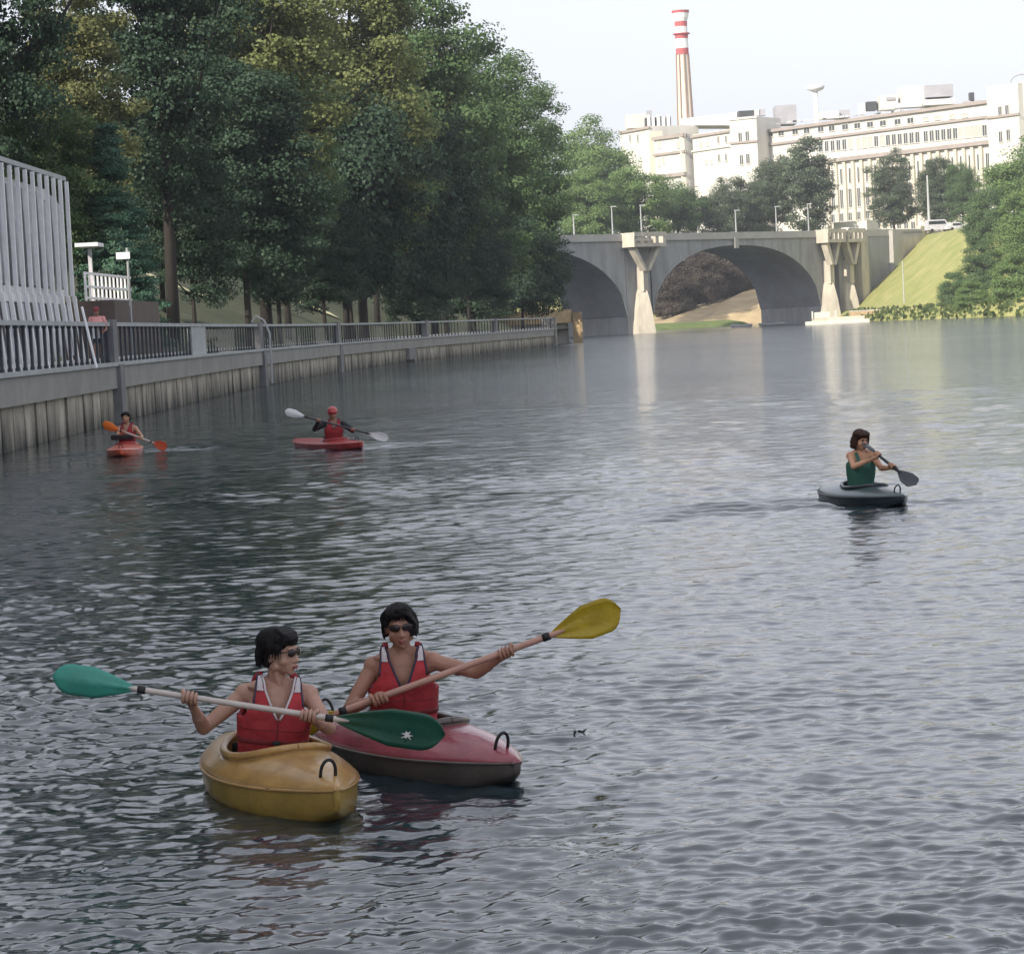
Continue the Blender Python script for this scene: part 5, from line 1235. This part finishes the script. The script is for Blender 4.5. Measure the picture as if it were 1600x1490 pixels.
def vest(root, hip, neck, fr, H0=-0.02, H1=0.085, m=None, s=1.0, vtrim='navy', patches=True, belt=True):
    X_, Fw, Uw = fr; hip = Vector(hip); neck = Vector(neck); O = hip+Uw*H0*s; H = (neck-O).dot(Uw)+H1*s-0.05*s
    O = O+(neck-hip-Uw*(neck-hip).dot(Uw))*0.0; TF = (O, X_, Fw, Uw, H)
    prof = (VP[0], [q*s for q in VP[1]], [q*s for q in VP[2]])
    sheet(TF, 'life_vest', m or M['vest_red'], root, lambda t, x, y, a: keep_vest(t, x/s, y, a/s), prof=prof, out=0.012*s, th=0.024*s)
    pt = lambda t, x, out, front=True: (lambda a_: surf(TF, t, a_ if front else -a_, prof, out)[0])(math.acos(max(-1, min(1, math.copysign((abs(x)/ (np.interp(t, prof[0], prof[1])+out))**(1/0.8), x)))))
    ts = np.linspace(0.565, 0.985, 14)
    for sg in (-1, 1):
        MB().tube([pt(t, sg*(vneck(t)+.004)*s, 0.024*s) for t in ts], 0.006*s, 6).build('neck_piping', M[vtrim], root, True)
        MB().tube([pt(t, sg*(np.interp(t, VP[0], VP[1])*0.77)*s, 0.024*s) for t in np.linspace(0.72, 1.0, 10)], 0.006*s, 6).build('armhole_piping', M['navy'], root, True)
    if patches:
        for sg in (-1, 1):
            sheet(TF, 'shoulder_patch', M['patch'], root, lambda t, x, y, a: 0.87 < t < 0.985 and y > 0 and (vneck(min(t, .96))+.010)*s < sg*x < a*0.76, t0=0.86, t1=1.02, nt_=12, na=150, prof=prof, out=0.027*s, th=0.004*s)
    if belt:
        MB().tube([surf(TF, t, math.pi/2, prof, 0.0255*s)[0] for t in np.linspace(.02, .55, 12)], 0.0035*s, 6).build('zip', M['vest_dark'], root, True)
        for t in (.44, .14):
            MB().tube([surf(TF, t, a, prof, 0.0245*s)[0] for a in np.linspace(.15, math.pi-.15, 24)], 0.0022*s, 5).build('seam', M['vest_dark'], root, True)
        sheet(TF, 'waist_strap', M['vest_dark'], root, lambda t, x, y, a: True, t0=0.27, t1=0.33, nt_=3, na=80, prof=prof, out=0.026*s, th=0.006*s)
        q = surf(TF, 0.30, math.pi/2, prof, 0.036*s)[0]; MB().ball(q, (.022*s, .006*s, .014*s), (X_, Fw, Uw), 10, 6).build('buckle', M['blackrope'], root, True)
    return TF

# --- woman in the yellow kayak
D = 13.6
hip = at(424, 1196, D); hip.z = 0.16; neck = at(432, 1070, D)
wv = at(482, 1116.5, D1-.02)-at(297, 1089, D1)
w1 = empty('person', (hip.x, hip.y, 0.05), 'dark haired person in red life vest looking right, in the yellow kayak', 'person')
head = at(437, 1020, D-.03); fc = (0.88, -0.46, -0.06); up = (-0.05, 0, 1); fwd = (0.20, -0.98, 0)
fr = person(w1, hip, neck, at(383, 1083, D), at(482, 1085, D+.02), at(318, 1137, D-.05), at(514, 1137, D-.10), at(297, 1089, D1), at(482, 1116.5, D1-.02), wv, head, fc, up, M['skin'], fwd, thumbs=(1, -1), legdir=KD(k1))
hair(w1, head, fc, up, M['hair_black'], 1.0, 3, 'fringe'); sunglasses(w1, head, fc, up); lips(w1, head, fc, up)
vest(w1, hip, neck, fr, vtrim='patch')
# --- woman in the red kayak
D = 14.25
hip = at(633, 1140, D+.05); hip.z = 0.17; neck = at(628, 1022, D)
wv = at(790, 1018, D2)-at(593, 1090, D2)
w2 = empty('person', (hip.x, hip.y, 0.05), 'person in red life vest facing the viewer, in the faded red kayak', 'person')
head = at(625, 978, D-.04); fc = (0.10, -0.98, -0.10); up = (-0.06, 0, 1); fwd = (0.06, -1, 0)
fr = person(w2, hip, neck, at(584, 1040, D), at(676, 1033, D-.02), at(546, 1106, D-.06), at(744, 1050, D-.10), at(593, 1090, D2), at(790, 1018, D2), wv, head, fc, up, M['skin2'], fwd, thumbs=(1, -1), legdir=KD(k2))
hair(w2, head, fc, up, M['hair_black'], 1.0, 5, 'sweep'); sunglasses(w2, head, fc, up); lips(w2, head, fc, up)
vest(w2, hip, neck, fr, vtrim='navy')
# --- woman in the dark kayak
D = 31.95
hip = at(1345, 758, D); hip.z = 0.17; neck = at(1345, 707, D)
w3 = empty('person', (hip.x, hip.y, 0.05), 'person with wavy brown hair and green sleeveless top in the dark kayak', 'person')
head = at(1345, 688, D-.05); fc = (0.45, -0.88, -0.22); up = (0, 0, 1)
A_, B_ = at(1370, 709, D3+.30), at(1403, 735, D3); wv = B_-A_
fr = person(w3, hip, neck, at(1329, 712, D), at(1362, 710, D), at(1334, 729, D-.22), at(1377, 731, D-.22), A_.lerp(B_, .05), A_.lerp(B_, .72), wv, head, fc, up, M['skin3'], (0.35, -.94, 0), voxel=0.010, thumbs=(1, -1), s=1.0, legdir=KD(k3))
hair(w3, head, fc, up, M['hair_brown'], 1.08, 9, 'bob', 0.008); eyes(w3, head, fc, up); lips(w3, head, fc, up)
X_, Fw, Uw = fr; O = Vector(hip)+Uw*-.02; TF = (O, X_, Fw, Uw, (neck-hip).length+.03)
sheet(TF, 'tank_top', M['teal_top'], w3, lambda t, x, y, a: t < .72 or (t < 0.99 and .07 < abs(x) < .11), out=0.0, th=.012)
# --- paddler in the red kayak
D = 55.0
hip = at(522, 692, D); hip.z = 0.17; neck = at(521.5, 658, D)
w4 = empty('person', (hip.x, hip.y, 0.05), 'person with red helmet, black sleeves and red vest in the red kayak', 'person')
head = at(519.5, 646, D-.05); fc = (0.15, -0.98, -0.1); up = (0, 0, 1); A_, B_ = at(477, 651, 54.5), at(575, 677, 54.3); wv = B_-A_
fr = person(w4, hip, neck, at(508, 662, D), at(535, 662, D), at(492, 670, D-.1), at(551, 672, D-.1), A_.lerp(B_, .22), A_.lerp(B_, .76), wv, head, fc, up, M['skin2'], (0.1, -1, 0), voxel=0.014, s=1.05, thumbs=(1, -1), legdir=KD(k4))
eyes(w4, head, fc, up); vest(w4, hip, neck, fr, s=1.05, patches=False, belt=False)
for sh, el, ha in ((at(508, 662, D), at(492, 670, D-.1), A_.lerp(B_, .22)), (at(535, 662, D), at(551, 672, D-.1), A_.lerp(B_, .76))):
    MB().cap(sh, el, .072, .058).cap(el, el.lerp(ha, .8), .056, .045).build('sleeve', M['sleeve'], w4, True)
r_, f, u = hframe(fc, up)
mb = MB(); mb.ball(head+u*.05, (.105, .12, .10), (r_, f, u), 18, 12).ball(head+u*.045+f*.10, (.075, .05, .012), (r_, f, u)); mb.build('helmet', M['k_red'], w4, True)
# --- paddler by the quay
D = 59.0
hip = at(199, 697, D); hip.z = 0.17; neck = at(199, 664, D)
w5 = empty('person', (hip.x, hip.y, 0.05), 'person with dark hair and red vest in the orange red kayak near the quay wall', 'person')
head = at(196.5, 652, D-.05); fc = (-0.10, -0.98, -0.05); A_, B_ = at(187, 672, 58.4), at(238, 691, 58.2); wv = B_-A_
fr = person(w5, hip, neck, at(187, 669, D), at(212, 669, D), at(183, 682, D-.2), at(222, 682, D-.15), A_.lerp(B_, .12), A_.lerp(B_, .62), wv, head, fc, up, M['skin3'], (-0.1, -1, 0), voxel=0.014, s=1.02, thumbs=(1, -1), legdir=KD(k5))
hair(w5, head, fc, up, M['hair_black'], 1.05, 11, 'short', 0.010); eyes(w5, head, fc, up); vest(w5, hip, neck, fr, s=1.02, patches=False, belt=False)
MB().box(hip+Vector((-.05, -.33, .17)), (.5, .1, .12)).build('spray_cover', M['blackrope'], w5, bevel=.03)
# --- person standing behind the balustrade
D = 81.0; p = at(155, 560, D); ft = Vector((p.x, p.y, WALK+.02)); sS = 1.06
w6 = empty('person', ft, 'person in a salmon pink shirt standing behind the balustrade at the left', 'person')
hip = ft+Vector((0, 0, .93)); neck = ft+Vector((0.0, 0.03, 1.46)); head = ft+Vector((0, -.02, 1.64))
fr = person(w6, hip, neck, neck+Vector((-.19, 0, -.03)), neck+Vector((.19, 0, -.03)), hip+Vector((-.27, -.02, .16)), hip+Vector((.27, -.02, .16)), hip+Vector((-.20, -.2, .08)), hip+Vector((.20, -.2, .08)), (1, 0, 0), head, (0.1, -1, -.3), (0, 0, 1), M['skin2'], (0, -1, 0), s=sS, voxel=.016, shaftless=True, straight=True)
r_, f, u = hframe((0, -1, -.2), (0, 0, 1)); MB().ball(head+u*.055, (.10, .12, .09), (r_, f, u)).ball(head+u*.05+f*.11, (.07, .06, .015), (r_, f, u)).build('cap', mat('brick_red_cap', (0.25, 0.05, 0.05), 0.8), w6, True)
X_, Fw, Uw = fr; TF = (hip+Uw*-.04, X_, Fw, Uw, .60)
sheet(TF, 'shirt', M['pink_top'], w6, lambda t, x, y, a: t < .97, out=0.012, th=.015, na=60, nt_=20)
for sg in (-1, 1): MB().cap(neck+Vector((sg*.19, 0, -.04)), neck+Vector((sg*.24, 0, -.20)), .068, .062).build('sleeve', M['pink_top'], w6, True)
mb = MB(); mb.ball(hip-Vector((0, 0, .02)), (.185, .14, .13), None, 16, 10)
for sg in (-1, 1): mb.cap(hip+Vector((sg*.09, 0, -.03)), hip+Vector((sg*.10, 0, -.45)), .10, .075).cap(hip+Vector((sg*.10, 0, -.45)), hip+Vector((sg*.10, 0, -.84)), .072, .06)
mb.build('trousers', mat('dark_trousers', (0.03, 0.035, 0.05), 0.8), w6, True)
for x in (-.1, .08): MB().box(hip+Vector((x, -.17, .06)), (.09, .02, .34)).build('jacket_stripe', M['white'], w6)
# floating leaf litter
c = onz(905, 1147); mb = MB(); mb.tube([c+Vector((-.03, 0, .004)), c+Vector((0.0, 0.01, .02)), c+Vector((.035, 0, .012))], [.003, .005, .002], 6)
for a in (0.4, 2.2, 3.9): d = Vector((math.cos(a), math.sin(a), 0)); mb.ext([c, c+d*.03+Vector((0, 0, .022)), c+d*.05+Vector((0, 0, .028)), c+d.cross(Vector((0, 0, 1)))*.012+d*.025+Vector((0, 0, .01))], (0, 0, .002))
tag(mb.build('floating_twig', M['bark']), 'small dark leafy twig floating on the water right of the red kayak bow', 'twig')
# ================================================================ HAZE
hz = MB().box((0, 1500, 44), (2600, 3300, 92)).build('haze', None)
hm = bpy.data.materials.new('haze_air'); hm.use_nodes = True; hn = hm.node_tree; hn.nodes.remove(hn.nodes['Principled BSDF'])
pvn = hn.nodes.new('ShaderNodeVolumePrincipled'); pvn.inputs['Color'].default_value = (0.85, 0.9, 1.0, 1); pvn.inputs['Density'].default_value = 0.00022
pvn.inputs['Anisotropy'].default_value = 0.2
hn.links.new(pvn.outputs[0], hn.nodes['Material Output'].inputs['Volume']); hz.data.materials.clear(); hz.data.materials.append(hm)
tag(hz, 'thin pale summer haze over the river', None, None, 'stuff')
